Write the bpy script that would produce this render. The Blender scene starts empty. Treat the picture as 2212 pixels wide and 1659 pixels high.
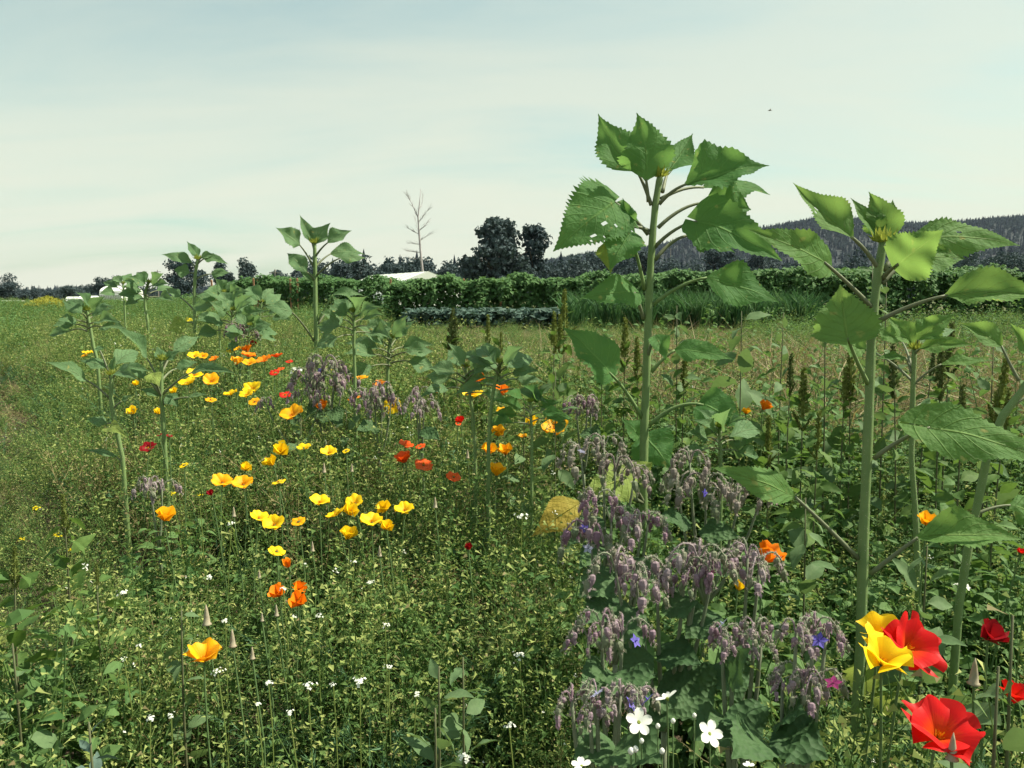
import bpy, math, random
import numpy as np
from mathutils import Vector, Matrix, Euler

sc = bpy.context.scene
COL = sc.collection
PI = math.pi

# ------------------------------------------------------------------ camera, sky, sun
EYE = 1.25
PITCH = math.radians(6.42)
LENS = 27.5
cam_d = bpy.data.cameras.new('camera'); cam = bpy.data.objects.new('camera', cam_d); COL.objects.link(cam)
cam.location = (0, 0, EYE); cam.rotation_euler = (PI / 2 - PITCH, 0, 0)
cam_d.lens = LENS; cam_d.sensor_width = 36; cam_d.clip_start = 0.05; cam_d.clip_end = 30000
sc.camera = cam

SUN_AZ, SUN_EL = math.radians(80), math.radians(52)
sunv = Vector((math.sin(SUN_AZ) * math.cos(SUN_EL), math.cos(SUN_AZ) * math.cos(SUN_EL), math.sin(SUN_EL)))
sd = bpy.data.lights.new('sun', 'SUN'); sun = bpy.data.objects.new('sun', sd); COL.objects.link(sun)
sd.energy = 5.0; sd.angle = math.radians(0.6); sd.color = (1.0, 0.92, 0.75)
sun.rotation_euler = (-sunv).to_track_quat('-Z', 'Y').to_euler()

world = bpy.data.worlds.new('World'); sc.world = world; world.use_nodes = True
wn, wl = world.node_tree.nodes, world.node_tree.links
bg = wn['Background']; bg.inputs['Strength'].default_value = 0.083
sky = wn.new('ShaderNodeTexSky'); sky.sky_type = 'NISHITA'; sky.sun_disc = False
sky.sun_elevation = SUN_EL; sky.sun_rotation = SUN_AZ; sky.air_density = 1.0; sky.dust_density = 1.6; sky.ozone_density = 1.0
tc = wn.new('ShaderNodeTexCoord')
sep = wn.new('ShaderNodeSeparateXYZ'); wl.new(tc.outputs['Generated'], sep.inputs[0])
zadd = wn.new('ShaderNodeMath'); zadd.operation = 'MAXIMUM'; zadd.inputs[1].default_value = 0.0; wl.new(sep.outputs['Z'], zadd.inputs[0])
zz = wn.new('ShaderNodeMath'); zz.operation = 'ADD'; zz.inputs[1].default_value = 0.22; wl.new(zadd.outputs[0], zz.inputs[0])
dx = wn.new('ShaderNodeMath'); dx.operation = 'DIVIDE'; wl.new(sep.outputs['X'], dx.inputs[0]); wl.new(zz.outputs[0], dx.inputs[1])
dy = wn.new('ShaderNodeMath'); dy.operation = 'DIVIDE'; wl.new(sep.outputs['Y'], dy.inputs[0]); wl.new(zz.outputs[0], dy.inputs[1])
cmb = wn.new('ShaderNodeCombineXYZ'); wl.new(dx.outputs[0], cmb.inputs[0]); wl.new(dy.outputs[0], cmb.inputs[1])
mp = wn.new('ShaderNodeMapping'); mp.inputs['Scale'].default_value = (0.55, 1.5, 1); mp.inputs['Location'].default_value = (3.5, 1.2, 0)
mp.inputs['Rotation'].default_value = (0, 0, 0.25)
wl.new(cmb.outputs[0], mp.inputs[0])
n1 = wn.new('ShaderNodeTexNoise'); n1.inputs['Scale'].default_value = 1.1; n1.inputs['Detail'].default_value = 9; n1.inputs['Roughness'].default_value = 0.55
n1.inputs['Distortion'].default_value = 0.6
wl.new(mp.outputs[0], n1.inputs['Vector'])
cr = wn.new('ShaderNodeValToRGB'); cr.color_ramp.elements[0].position = 0.30; cr.color_ramp.elements[1].position = 0.62
cr.color_ramp.elements[0].color = (0.20, 0.20, 0.20, 1); cr.color_ramp.elements[1].color = (0.97, 0.97, 0.97, 1)
wl.new(n1.outputs['Fac'], cr.inputs[0])
mixw = wn.new('ShaderNodeMix'); mixw.data_type = 'RGBA'
pth = wn.new('ShaderNodeMath'); pth.operation = 'ADD'; pth.inputs[1].default_value = 0.10; wl.new(zadd.outputs[0], pth.inputs[0])
tau = wn.new('ShaderNodeMath'); tau.operation = 'DIVIDE'; wl.new(cr.outputs[0], tau.inputs[0]); wl.new(pth.outputs[0], tau.inputs[1])
neg = wn.new('ShaderNodeMath'); neg.operation = 'MULTIPLY'; neg.inputs[1].default_value = -0.50; wl.new(tau.outputs[0], neg.inputs[0])
ex = wn.new('ShaderNodeMath'); ex.operation = 'EXPONENT'; wl.new(neg.outputs[0], ex.inputs[0])
om = wn.new('ShaderNodeMath'); om.operation = 'SUBTRACT'; om.inputs[0].default_value = 1.0; wl.new(ex.outputs[0], om.inputs[1])
wl.new(om.outputs[0], mixw.inputs['Factor']); skt = wn.new('ShaderNodeMix'); skt.data_type = 'RGBA'; skt.blend_type = 'MULTIPLY'; skt.inputs['Factor'].default_value = 1; skt.inputs['B'].default_value = (0.83, 1.21, 0.93, 1)
wl.new(sky.outputs[0], skt.inputs['A']); wl.new(skt.outputs['Result'], mixw.inputs['A'])
mixw.inputs['B'].default_value = (5.85, 5.9, 4.75, 1)           # thin cream-white veil of high cloud
wl.new(mixw.outputs['Result'], bg.inputs['Color'])

vs = sc.view_settings
vs.view_transform = 'Standard'; vs.look = 'None'; vs.exposure = 0.86; vs.gamma = 1.0; vs.use_curve_mapping = False
cy = sc.cycles; cy.debug_use_spatial_splits = True
cy.max_bounces = 5; cy.diffuse_bounces = 2; cy.use_adaptive_sampling = True; cy.adaptive_threshold = 0.02; cy.glossy_bounces = 2; cy.transmission_bounces = 4; cy.transparent_max_bounces = 6
cy.volume_bounces = 0; cy.caustics_reflective = False; cy.caustics_refractive = False

# ------------------------------------------------------------------ picture-to-place helpers
FW = Vector((0, math.cos(PITCH), -math.sin(PITCH))); UPV = Vector((0, math.sin(PITCH), math.cos(PITCH))); RT = Vector((1, 0, 0))
CAM = Vector((0, 0, EYE)); WID = 36.0 / LENS
def P(x, y, d):                      # a point seen at (x, y) of a 2212 x 1659 picture, d metres ahead
    return CAM + (FW + RT * ((x - 1106) / 2212 * WID) + UPV * ((829.5 - y) / 2212 * WID)) * d
def px(n, d): return n / 2212 * WID * d
def Z1(a, b): return (a * 0.36, 353.9 + b * 0.36)
def Z2(a, b): return (619.4 + a * 0.36, 353.9 + b * 0.36)
def Z3(a, b): return (1150.2 + a * 0.48, 203.5 + b * 0.48)
def Z6(a, b): return (1150.2 + a * 0.48, 884.8 + b * 0.48)
def smooth(a, b, x):
    t = min(1, max(0, (x - a) / (b - a))); return t * t * (3 - 2 * t)
def gz(x, y):
    r = math.hypot(x, y)
    return 0.3 * smooth(1.2, 5.5, r)
def weed_h(x, y):
    r = math.hypot(x, y)
    h = float(np.interp(r, [0.8, 1.5, 2.2, 3.2, 4.5, 9], [0.36, 0.44, 0.5, 0.56, 0.6, 0.56]))
    h *= 1 - .55 * smooth(-.40, -.56, x / max(r, .1)) * smooth(2.0, 3.0, r) * (1 - smooth(7, 8.5, r))
    s = smooth(-0.1, 0.5, x / max(r, .1) * 2.2)
    lo = 0.56 if (x > .42 and r < 1.75) else 0.40
    return h * (1 - s) + (lo if r < 1.75 else min(h, lo)) * s
def canopy_depth(x, y, extra=0.0):
    d = 0.75
    while d < 40:
        p = P(x, y, d)
        if p.z < gz(p.x, p.y) + weed_h(p.x, p.y) + extra: return d
        d += 0.02
    return 40

# ------------------------------------------------------------------ materials
def new_mat(name):
    m = bpy.data.materials.new(name); m.use_nodes = True
    nt = m.node_tree; return m, nt.nodes, nt.links, nt.nodes['Principled BSDF'], nt.nodes['Material Output']
GK = 0.84
def leaf_mat(name, col, col2, trans, tfac=0.35, rough=0.65, veins=False, wrinkle=0.0, wscale=60, spec=0.15, rnd=0.5, tint=False, gk=True, spots=False):
    col, col2, trans = [tuple(min(1, c * GK) for c in q) for q in (col, col2, trans)] if gk else (col, col2, trans)
    m, N, L, b, out = new_mat(name)
    oi = N.new('ShaderNodeObjectInfo'); geo = N.new('ShaderNodeTexCoord')
    no = N.new('ShaderNodeTexNoise'); no.inputs['Scale'].default_value = 9; no.inputs['Detail'].default_value = 4
    L.new(geo.outputs['Object'], no.inputs['Vector'])
    mx = N.new('ShaderNodeMix'); mx.data_type = 'RGBA'; mx.inputs['A'].default_value = (*col, 1); mx.inputs['B'].default_value = (*col2, 1)
    ad = N.new('ShaderNodeMath'); ad.operation = 'MULTIPLY_ADD'; ad.inputs[1].default_value = rnd
    if tint:
        at = N.new('ShaderNodeAttribute'); at.attribute_name = 'tint'; L.new(at.outputs['Fac'], ad.inputs[0])
    else: L.new(oi.outputs['Random'], ad.inputs[0])
    sb = N.new('ShaderNodeMath'); sb.operation = 'MULTIPLY_ADD'; sb.inputs[1].default_value = 1.6; sb.inputs[2].default_value = -0.55 - rnd * 0.25
    L.new(no.outputs['Fac'], sb.inputs[0]); L.new(sb.outputs[0], ad.inputs[2])
    cl = N.new('ShaderNodeClamp'); L.new(ad.outputs[0], cl.inputs[0]); L.new(cl.outputs[0], mx.inputs['Factor'])
    colour = mx.outputs['Result']; height = None
    if veins:
        uv = N.new('ShaderNodeUVMap'); s = N.new('ShaderNodeSeparateXYZ'); L.new(uv.outputs[0], s.inputs[0])
        def M(op, a, bv=None, c=None):
            n = N.new('ShaderNodeMath'); n.operation = op
            for i, v in enumerate((a, bv, c)):
                if v is None: continue
                if isinstance(v, (int, float)): n.inputs[i].default_value = v
                else: L.new(v, n.inputs[i])
            return n.outputs[0]
        u = M('ABSOLUTE', M('SUBTRACT', s.outputs[0], 0.5))           # 0 at midrib .. 0.5 at edge
        mid = M('SMOOTH_MAX', M('SUBTRACT', 1.0, M('MULTIPLY', u, 34)), 0.0, 0.1)
        ph = M('FRACT', M('SUBTRACT', M('MULTIPLY', s.outputs[1], 7.0), M('MULTIPLY', u, 4.6)))
        lat = M('SMOOTH_MAX', M('SUBTRACT', 1.0, M('MULTIPLY', M('ABSOLUTE', M('SUBTRACT', ph, 0.5)), 13)), 0.0, 0.1)
        vein = M('MINIMUM', M('ADD', mid, M('MULTIPLY', lat, 0.42)), 1.0)
        m2 = N.new('ShaderNodeMix'); m2.data_type = 'RGBA'; L.new(M('MULTIPLY', vein, 0.75), m2.inputs['Factor'])
        L.new(colour, m2.inputs['A']); m2.inputs['B'].default_value = (min(1, col2[0] * 1.5 + .03), min(1, col2[1] * 1.35 + .03), col2[2] * 1.4 + .01, 1)
        colour = m2.outputs['Result']; height = vein
    if spots:                                             # small yellowed specks and nibbled scars
        n3 = N.new('ShaderNodeTexNoise'); n3.inputs['Scale'].default_value = 38; n3.inputs['Detail'].default_value = 2; L.new(geo.outputs['Object'], n3.inputs['Vector'])
        mr = N.new('ShaderNodeMapRange'); mr.inputs['From Min'].default_value = 0.66; mr.inputs['From Max'].default_value = 0.74; L.new(n3.outputs['Fac'], mr.inputs['Value'])
        m3 = N.new('ShaderNodeMix'); m3.data_type = 'RGBA'; L.new(mr.outputs[0], m3.inputs['Factor']); L.new(colour, m3.inputs['A']); m3.inputs['B'].default_value = (0.30, 0.30, 0.10, 1)
        colour = m3.outputs['Result']
    L.new(colour, b.inputs['Base Color']); b.inputs['Roughness'].default_value = rough; b.inputs['Specular IOR Level'].default_value = spec
    if veins or wrinkle:
        bp = N.new('ShaderNodeBump'); bp.inputs['Strength'].default_value = 0.9; bp.inputs['Distance'].default_value = 0.005
        if wrinkle:
            v = N.new('ShaderNodeTexVoronoi'); v.inputs['Scale'].default_value = wscale; L.new(geo.outputs['Object'], v.inputs['Vector'])
            bp.inputs['Strength'].default_value = wrinkle; L.new(v.outputs['Distance'], bp.inputs['Height'])
        else:
            n4 = N.new('ShaderNodeTexNoise'); n4.inputs['Scale'].default_value = 70; n4.inputs['Detail'].default_value = 5; L.new(geo.outputs['Object'], n4.inputs['Vector'])
            a4 = N.new('ShaderNodeMath'); a4.operation = 'MULTIPLY_ADD'; a4.inputs[1].default_value = 1.3; L.new(n4.outputs['Fac'], a4.inputs[0]); L.new(height, a4.inputs[2]); L.new(a4.outputs[0], bp.inputs['Height'])
        L.new(bp.outputs[0], b.inputs['Normal'])
    if tfac > 0:
        t = N.new('ShaderNodeBsdfTranslucent')
        tm = N.new('ShaderNodeMix'); tm.data_type = 'RGBA'; tm.blend_type = 'MIX'; tm.inputs['Factor'].default_value = 0.3
        tm.inputs['A'].default_value = (*trans, 1); L.new(colour, tm.inputs['B']); L.new(tm.outputs['Result'], t.inputs['Color'])
        ms = N.new('ShaderNodeMixShader'); ms.inputs[0].default_value = tfac
        L.new(b.outputs[0], ms.inputs[1]); L.new(t.outputs[0], ms.inputs[2]); L.new(ms.outputs[0], out.inputs['Surface'])
    return m
def flat_mat(name, col, rough=0.7, col2=None, scale=20, spec=0.3, bump=0.0, metal=0.0):
    m, N, L, b, out = new_mat(name)
    b.inputs['Roughness'].default_value = rough; b.inputs['Specular IOR Level'].default_value = spec; b.inputs['Metallic'].default_value = metal
    c = N.new('ShaderNodeTexCoord'); n = N.new('ShaderNodeTexNoise'); n.inputs['Scale'].default_value = scale; n.inputs['Detail'].default_value = 6
    L.new(c.outputs['Object'], n.inputs['Vector'])
    x = N.new('ShaderNodeMix'); x.data_type = 'RGBA'; x.inputs['A'].default_value = (*col, 1); x.inputs['B'].default_value = (*(col2 or [k * .7 for k in col]), 1)
    L.new(n.outputs['Fac'], x.inputs['Factor']); L.new(x.outputs['Result'], b.inputs['Base Color'])
    if bump:
        bp = N.new('ShaderNodeBump'); bp.inputs['Strength'].default_value = bump; L.new(n.outputs['Fac'], bp.inputs['Height']); L.new(bp.outputs[0], b.inputs['Normal'])
    return m
def petal_mat(name, base, rim, trans, tfac=0.35):
    m, N, L, b, out = new_mat(name)
    uv = N.new('ShaderNodeUVMap'); s = N.new('ShaderNodeSeparateXYZ'); L.new(uv.outputs[0], s.inputs[0])
    cx = N.new('ShaderNodeCombineXYZ'); mu = N.new('ShaderNodeMath'); mu.operation = 'MULTIPLY'; mu.inputs[1].default_value = 26
    L.new(s.outputs[0], mu.inputs[0]); L.new(mu.outputs[0], cx.inputs[0]); L.new(s.outputs[1], cx.inputs[1])
    n = N.new('ShaderNodeTexNoise'); n.inputs['Scale'].default_value = 1.2; n.inputs['Detail'].default_value = 4; L.new(cx.outputs[0], n.inputs['Vector'])
    ad = N.new('ShaderNodeMath'); ad.operation = 'MULTIPLY_ADD'; ad.inputs[1].default_value = 0.5; L.new(n.outputs['Fac'], ad.inputs[0])
    sb = N.new('ShaderNodeMath'); sb.operation = 'SUBTRACT'; sb.inputs[1].default_value = 0.25; L.new(s.outputs[1], sb.inputs[0]); L.new(sb.outputs[0], ad.inputs[2])
    r = N.new('ShaderNodeValToRGB'); r.color_ramp.elements[0].color = (*base, 1); r.color_ramp.elements[1].color = (*rim, 1)
    r.color_ramp.elements[0].position = 0.1; r.color_ramp.elements[1].position = 0.7
    L.new(ad.outputs[0], r.inputs[0]); L.new(r.outputs[0], b.inputs['Base Color'])
    b.inputs['Roughness'].default_value = 0.5; b.inputs['Specular IOR Level'].default_value = 0.2
    bp = N.new('ShaderNodeBump'); bp.inputs['Strength'].default_value = 0.25; bp.inputs['Distance'].default_value = 0.003
    L.new(n.outputs['Fac'], bp.inputs['Height']); L.new(bp.outputs[0], b.inputs['Normal'])
    t = N.new('ShaderNodeBsdfTranslucent'); t.inputs['Color'].default_value = (*trans, 1)
    ms = N.new('ShaderNodeMixShader'); ms.inputs[0].default_value = tfac
    L.new(b.outputs[0], ms.inputs[1]); L.new(t.outputs[0], ms.inputs[2]); L.new(ms.outputs[0], out.inputs['Surface'])
    return m

M = {}
M['sun_leaf'] = leaf_mat('sunflower_leaf', (0.070, 0.190, 0.058), (0.135, 0.29, 0.088), (0.32, 0.58, 0.13), 0.50, veins=True, spots=True)
M['sun_leaf_pale'] = leaf_mat('sunflower_leaf_pale', (0.115, 0.22, 0.100), (0.20, 0.32, 0.155), (0.30, 0.50, 0.15), 0.38, veins=True, spots=True)
M['sun_leaf_backlit'] = leaf_mat('sunflower_leaf_backlit', (0.10, 0.225, 0.062), (0.18, 0.325, 0.095), (0.40, 0.62, 0.13), 0.48, veins=True, spots=True)  # lighter, yellower leaf copy: backlit glow put into the colour
M['sun_leaf_yellow'] = leaf_mat('sunflower_leaf_yellow', (0.42, 0.28, 0.05), (0.36, 0.33, 0.06), (0.55, 0.42, 0.05), 0.3, veins=True)
M['sun_leaf_lime'] = leaf_mat('sunflower_leaf_lime', (0.24, 0.34, 0.07), (0.33, 0.42, 0.12), (0.45, 0.55, 0.1), 0.35, veins=True)
M['sun_stem'] = flat_mat('sunflower_stem', (0.19, 0.27, 0.10), 0.65, (0.10, 0.17, 0.06), 25, bump=0.3)
M['sun_stem_dark'] = flat_mat('sunflower_petiole', (0.17, 0.20, 0.11), 0.6, (0.12, 0.13, 0.08), 25)
M['bud'] = leaf_mat('sunflower_bud', (0.30, 0.38, 0.08), (0.42, 0.46, 0.10), (0.5, 0.55, 0.08), 0.3)
M['pop_y'] = petal_mat('petal_yellow', (0.85, 0.40, 0.005), (0.95, 0.66, 0.012), (0.95, 0.62, 0.01))
M['pop_g'] = petal_mat('petal_golden', (0.85, 0.28, 0.004), (0.95, 0.47, 0.008), (0.95, 0.45, 0.01))
M['pop_o'] = petal_mat('petal_orange', (0.85, 0.17, 0.006), (0.92, 0.27, 0.008), (0.95, 0.26, 0.01))
M['pop_v'] = petal_mat('petal_vermilion', (0.80, 0.10, 0.01), (0.82, 0.11, 0.015), (0.9, 0.12, 0.01))
M['pop_r'] = petal_mat('petal_red', (0.75, 0.12, 0.008), (0.62, 0.012, 0.012), (0.85, 0.02, 0.01))
M['pop_c'] = petal_mat('petal_crimson', (0.34, 0.012, 0.012), (0.26, 0.004, 0.010), (0.4, 0.008, 0.012))
M['white_petal'] = leaf_mat('petal_white', (0.80, 0.82, 0.74), (0.84, 0.84, 0.8), (0.8, 0.82, 0.7), 0.25, gk=False)
M['stamen'] = flat_mat('stamen', (0.85, 0.42, 0.02), 0.6)
M['pop_stem'] = flat_mat('poppy_stem', (0.12, 0.19, 0.075), 0.6, (0.08, 0.14, 0.05))
M['stem_dark'] = flat_mat('weed_stem', (0.09, 0.13, 0.05), 0.7, (0.10, 0.08, 0.05), 12)
M['pod'] = flat_mat('seed_pod', (0.30, 0.30, 0.22), 0.7, (0.33, 0.24, 0.16), 60)
M['bor_leaf'] = leaf_mat('borage_leaf', (0.048, 0.105, 0.042), (0.105, 0.185, 0.075), (0.14, 0.28, 0.07), 0.22, 0.65, wrinkle=0.9, wscale=95)
M['bor_stem'] = flat_mat('borage_stem', (0.14, 0.21, 0.11), 0.7, (0.17, 0.16, 0.12), 30)
M['bor_bud'] = leaf_mat('borage_bud', (0.30, 0.24, 0.24), (0.33, 0.35, 0.25), (0.3, 0.2, 0.2), 0.2, 0.7, rnd=0.8)
M['bor_bud2'] = leaf_mat('borage_bud_mauve', (0.32, 0.19, 0.27), (0.38, 0.33, 0.34), (0.36, 0.2, 0.3), 0.2, 0.7, rnd=0.8)
M['bor_green'] = leaf_mat('borage_bud_green', (0.20, 0.25, 0.15), (0.29, 0.30, 0.21), (0.25, 0.3, 0.16), 0.2, 0.7, rnd=0.8)
M['hair'] = leaf_mat('borage_hair', (0.62, 0.52, 0.50), (0.68, 0.62, 0.55), (0.6, 0.5, 0.47), 0.4, 0.7, gk=False)
M['bor_flower'] = leaf_mat('borage_flower', (0.13, 0.10, 0.55), (0.30, 0.26, 0.70), (0.25, 0.2, 0.8), 0.3)
M['bor_pale'] = leaf_mat('borage_flower_pale', (0.50, 0.50, 0.75), (0.6, 0.62, 0.8), (0.6, 0.6, 0.9), 0.3)
M['bor_pink'] = leaf_mat('borage_flower_pink', (0.55, 0.09, 0.34), (0.6, 0.14, 0.4), (0.7, 0.1, 0.4), 0.3)
M['weed_a'] = leaf_mat('weed_green', (0.072, 0.155, 0.042), (0.170, 0.265, 0.080), (0.27, 0.44, 0.09), 0.32, rnd=0.9, tint=True)
M['weed_pod'] = leaf_mat('weed_pods', (0.24, 0.325, 0.090), (0.47, 0.50, 0.18), (0.42, 0.52, 0.12), 0.30, rnd=0.9, tint=True)
M['weed_dry'] = leaf_mat('weed_dry', (0.34, 0.30, 0.15), (0.24, 0.19, 0.09), (0.4, 0.3, 0.1), 0.25, rnd=0.9, tint=True)
M['weed_blue'] = leaf_mat('weed_feathery', (0.085, 0.18, 0.095), (0.15, 0.28, 0.135), (0.18, 0.38, 0.12), 0.25, rnd=0.8, tint=True)
M['weed_broad'] = leaf_mat('weed_broad', (0.065, 0.15, 0.045), (0.145, 0.25, 0.085), (0.25, 0.43, 0.09), 0.30, rnd=0.9, tint=True)
M['amaranth'] = leaf_mat('amaranth_spike', (0.16, 0.20, 0.05), (0.25, 0.29, 0.08), (0.28, 0.34, 0.06), 0.15, 0.8)
M['amaranth_dark'] = leaf_mat('amaranth_spike_dark', (0.10, 0.14, 0.05), (0.17, 0.20, 0.07), (0.2, 0.27, 0.06), 0.12, 0.8)
M['pig_leaf'] = leaf_mat('pigweed_leaf', (0.07, 0.14, 0.035), (0.14, 0.23, 0.06), (0.22, 0.38, 0.06), 0.30, rnd=0.9)
M['goose'] = leaf_mat('goosefoot_leaf', (0.11, 0.19, 0.085), (0.17, 0.26, 0.12), (0.24, 0.38, 0.09), 0.28)
M['mustard'] = leaf_mat('mustard_petal', (0.80, 0.62, 0.01), (0.85, 0.7, 0.02), (0.9, 0.75, 0.02), 0.25)
M['straw'] = leaf_mat('straw', (0.42, 0.35, 0.20), (0.27, 0.22, 0.125), (0.42, 0.34, 0.17), 0.2, 0.6, rnd=0.9, tint=True)
M['bean'] = leaf_mat('bean_leaf', (0.066, 0.155, 0.050), (0.145, 0.26, 0.088), (0.19, 0.35, 0.08), 0.25)
M['cabbage'] = leaf_mat('cabbage_leaf', (0.055, 0.105, 0.085), (0.115, 0.18, 0.145), (0.12, 0.22, 0.12), 0.15, rnd=0.8)
M['leek'] = leaf_mat('leek_leaf', (0.045, 0.12, 0.045), (0.075, 0.16, 0.06), (0.12, 0.28, 0.07), 0.25)
M['leek_light'] = leaf_mat('leek_leaf_light', (0.11, 0.20, 0.09), (0.15, 0.25, 0.11), (0.16, 0.30, 0.09), 0.25)
M['far_leaf'] = leaf_mat('far_tree_leaf', (0.050, 0.078, 0.092), (0.088, 0.122, 0.125), (0.07, 0.11, 0.08), 0.15, 0.8, rnd=0.8)  # bluer than real leaves: hazy distance blue put into the colour
M['far_conifer'] = leaf_mat('far_conifer', (0.012, 0.024, 0.038), (0.022, 0.037, 0.050), (0.02, 0.03, 0.03), 0.06, 0.85, rnd=0.8)
M['bark'] = flat_mat('bark', (0.10, 0.085, 0.07), 0.9, (0.06, 0.05, 0.045), 6, bump=0.4)
M['dead_wood'] = flat_mat('dead_wood', (0.40, 0.37, 0.37), 0.85, (0.25, 0.22, 0.23), 3, bump=0.3)
M['film'] = flat_mat('tunnel_film', (0.78, 0.80, 0.74), 0.45, (0.70, 0.72, 0.66), 1.5, spec=0.4)
M['film_rib'] = flat_mat('tunnel_rib', (0.32, 0.34, 0.30), 0.6)
M['stake'] = flat_mat('stake_wood', (0.42, 0.22, 0.12), 0.8, (0.34, 0.18, 0.10), 8)
M['pole'] = flat_mat('utility_pole', (0.30, 0.27, 0.25), 0.8)
M['yellow_field'] = leaf_mat('yellow_bloom', (0.20, 0.21, 0.03), (0.34, 0.32, 0.03), (0.4, 0.38, 0.03), 0.25, rnd=0.8)

# ------------------------------------------------------------------ mesh builder and scene-graph helpers
class MB:
    def __init__(s): s.v = []; s.f = []; s.m = []
    def add(s, pts, faces, mat=0):
        o = len(s.v); s.v.extend([tuple(p) for p in pts])
        for f in faces: s.f.append([o + i for i in f]); s.m.append(mat)
    def tube(s, pts, rad, n=5, mat=0, cap=True):
        pts = [Vector(p) for p in pts]; k = len(pts)
        if isinstance(rad, (int, float)): rad = [rad] * k
        rings = []; prev = None
        for i in range(k):
            t = (pts[min(i + 1, k - 1)] - pts[max(i - 1, 0)])
            if t.length < 1e-9: t = Vector((0, 0, 1))
            t.normalize()
            a = Vector((1, 0, 0)) if abs(t.x) < 0.8 else Vector((0, 1, 0))
            if prev is not None: a = prev
            a = (a - t * a.dot(t)); a.normalize(); prev = a; b = t.cross(a)
            rings += [pts[i] + (a * math.cos(2 * PI * j / n) + b * math.sin(2 * PI * j / n)) * rad[i] for j in range(n)]
        fs = [(i * n + j, i * n + (j + 1) % n, (i + 1) * n + (j + 1) % n, (i + 1) * n + j) for i in range(k - 1) for j in range(n)]
        if cap: fs.append(tuple((k - 1) * n + j for j in range(n))); fs.append(tuple(reversed(range(n))))
        s.add(rings, fs, mat)
    def box(s, c, h, mat=0):
        x, y, z = c; a, b, d = h
        p = [(x + i * a, y + j * b, z + k * d) for i in (-1, 1) for j in (-1, 1) for k in (-1, 1)]
        s.add(p, [(0, 1, 3, 2), (4, 6, 7, 5), (0, 4, 5, 1), (2, 3, 7, 6), (0, 2, 6, 4), (1, 5, 7, 3)], mat)
    def petal(s, o, d, n, L, W, mat=0, fold=0.25, droop=0.15):     # a small folded leaf: 4 triangles' worth
        d = d.normalized(); sd = d.cross(n)
        if sd.length < 1e-6: sd = d.cross(Vector((0.3, 0.9, 0.1)))
        sd.normalize(); up = sd.cross(d)
        c = o + d * (L * .5) + up * (L * droop * .3); e = o + d * L - up * (L * droop)
        s.add([o, c + sd * (W / 2) + up * (fold * W / 2), c - up * 0.02 * L, c - sd * (W / 2) + up * (fold * W / 2), e], [(0, 1, 2), (0, 2, 3), (1, 4, 2), (2, 4, 3)], mat)
    def leaf(s, o, d, n, L, W, mat=0, fold=0.25, droop=0.15):      # a rounder leaf for the broad weeds
        d = d.normalized(); sd = d.cross(n)
        if sd.length < 1e-6: sd = d.cross(Vector((0.3, 0.9, 0.1)))
        sd.normalize(); up = sd.cross(d); a, b_ = o + d * (L * .28) + up * (L * droop * .2), o + d * (L * .62) + up * (L * droop * .1); e = o + d * L - up * (L * droop)
        h = up * (fold * W / 2); p = [o, a + sd * (W * .42) + h, a, a - sd * (W * .42) + h, b_ + sd * (W * .46) + h * .6, b_, b_ - sd * (W * .46) + h * .6, e]
        s.add(p, [(0, 1, 2), (0, 2, 3), (1, 4, 5, 2), (2, 5, 6, 3), (4, 7, 5), (5, 7, 6)], mat)
    def mesh(s, name, mats, shift=None, smooth_=False):
        me = bpy.data.meshes.new(name)
        vv = s.v if shift is None else [(p[0] - shift[0], p[1] - shift[1], p[2] - shift[2]) for p in s.v]
        me.from_pydata(vv, [], s.f)
        for m in mats: me.materials.append(M[m])
        if len(mats) > 1: me.polygons.foreach_set('material_index', s.m)
        if smooth_: me.polygons.foreach_set('use_smooth', [True] * len(me.polygons))
        me.update(); return me

def link(name, data, parent=None, loc=(0, 0, 0), rot=None, scale=None):
    o = bpy.data.objects.new(name, data); COL.objects.link(o); o.location = loc
    if rot is not None: o.rotation_euler = rot
    if scale is not None: o.scale = scale if not isinstance(scale, (int, float)) else (scale,) * 3
    if parent is not None: o.parent = parent
    return o
def tag(o, label, cat=None, group=None, kind=None):
    o['label'] = label
    if cat: o['category'] = cat
    if group: o['group'] = group
    if kind: o['kind'] = kind
    return o
def root(name, loc, label, cat, group=None):
    return tag(link(name, None, None, loc), label, cat, group)

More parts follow.
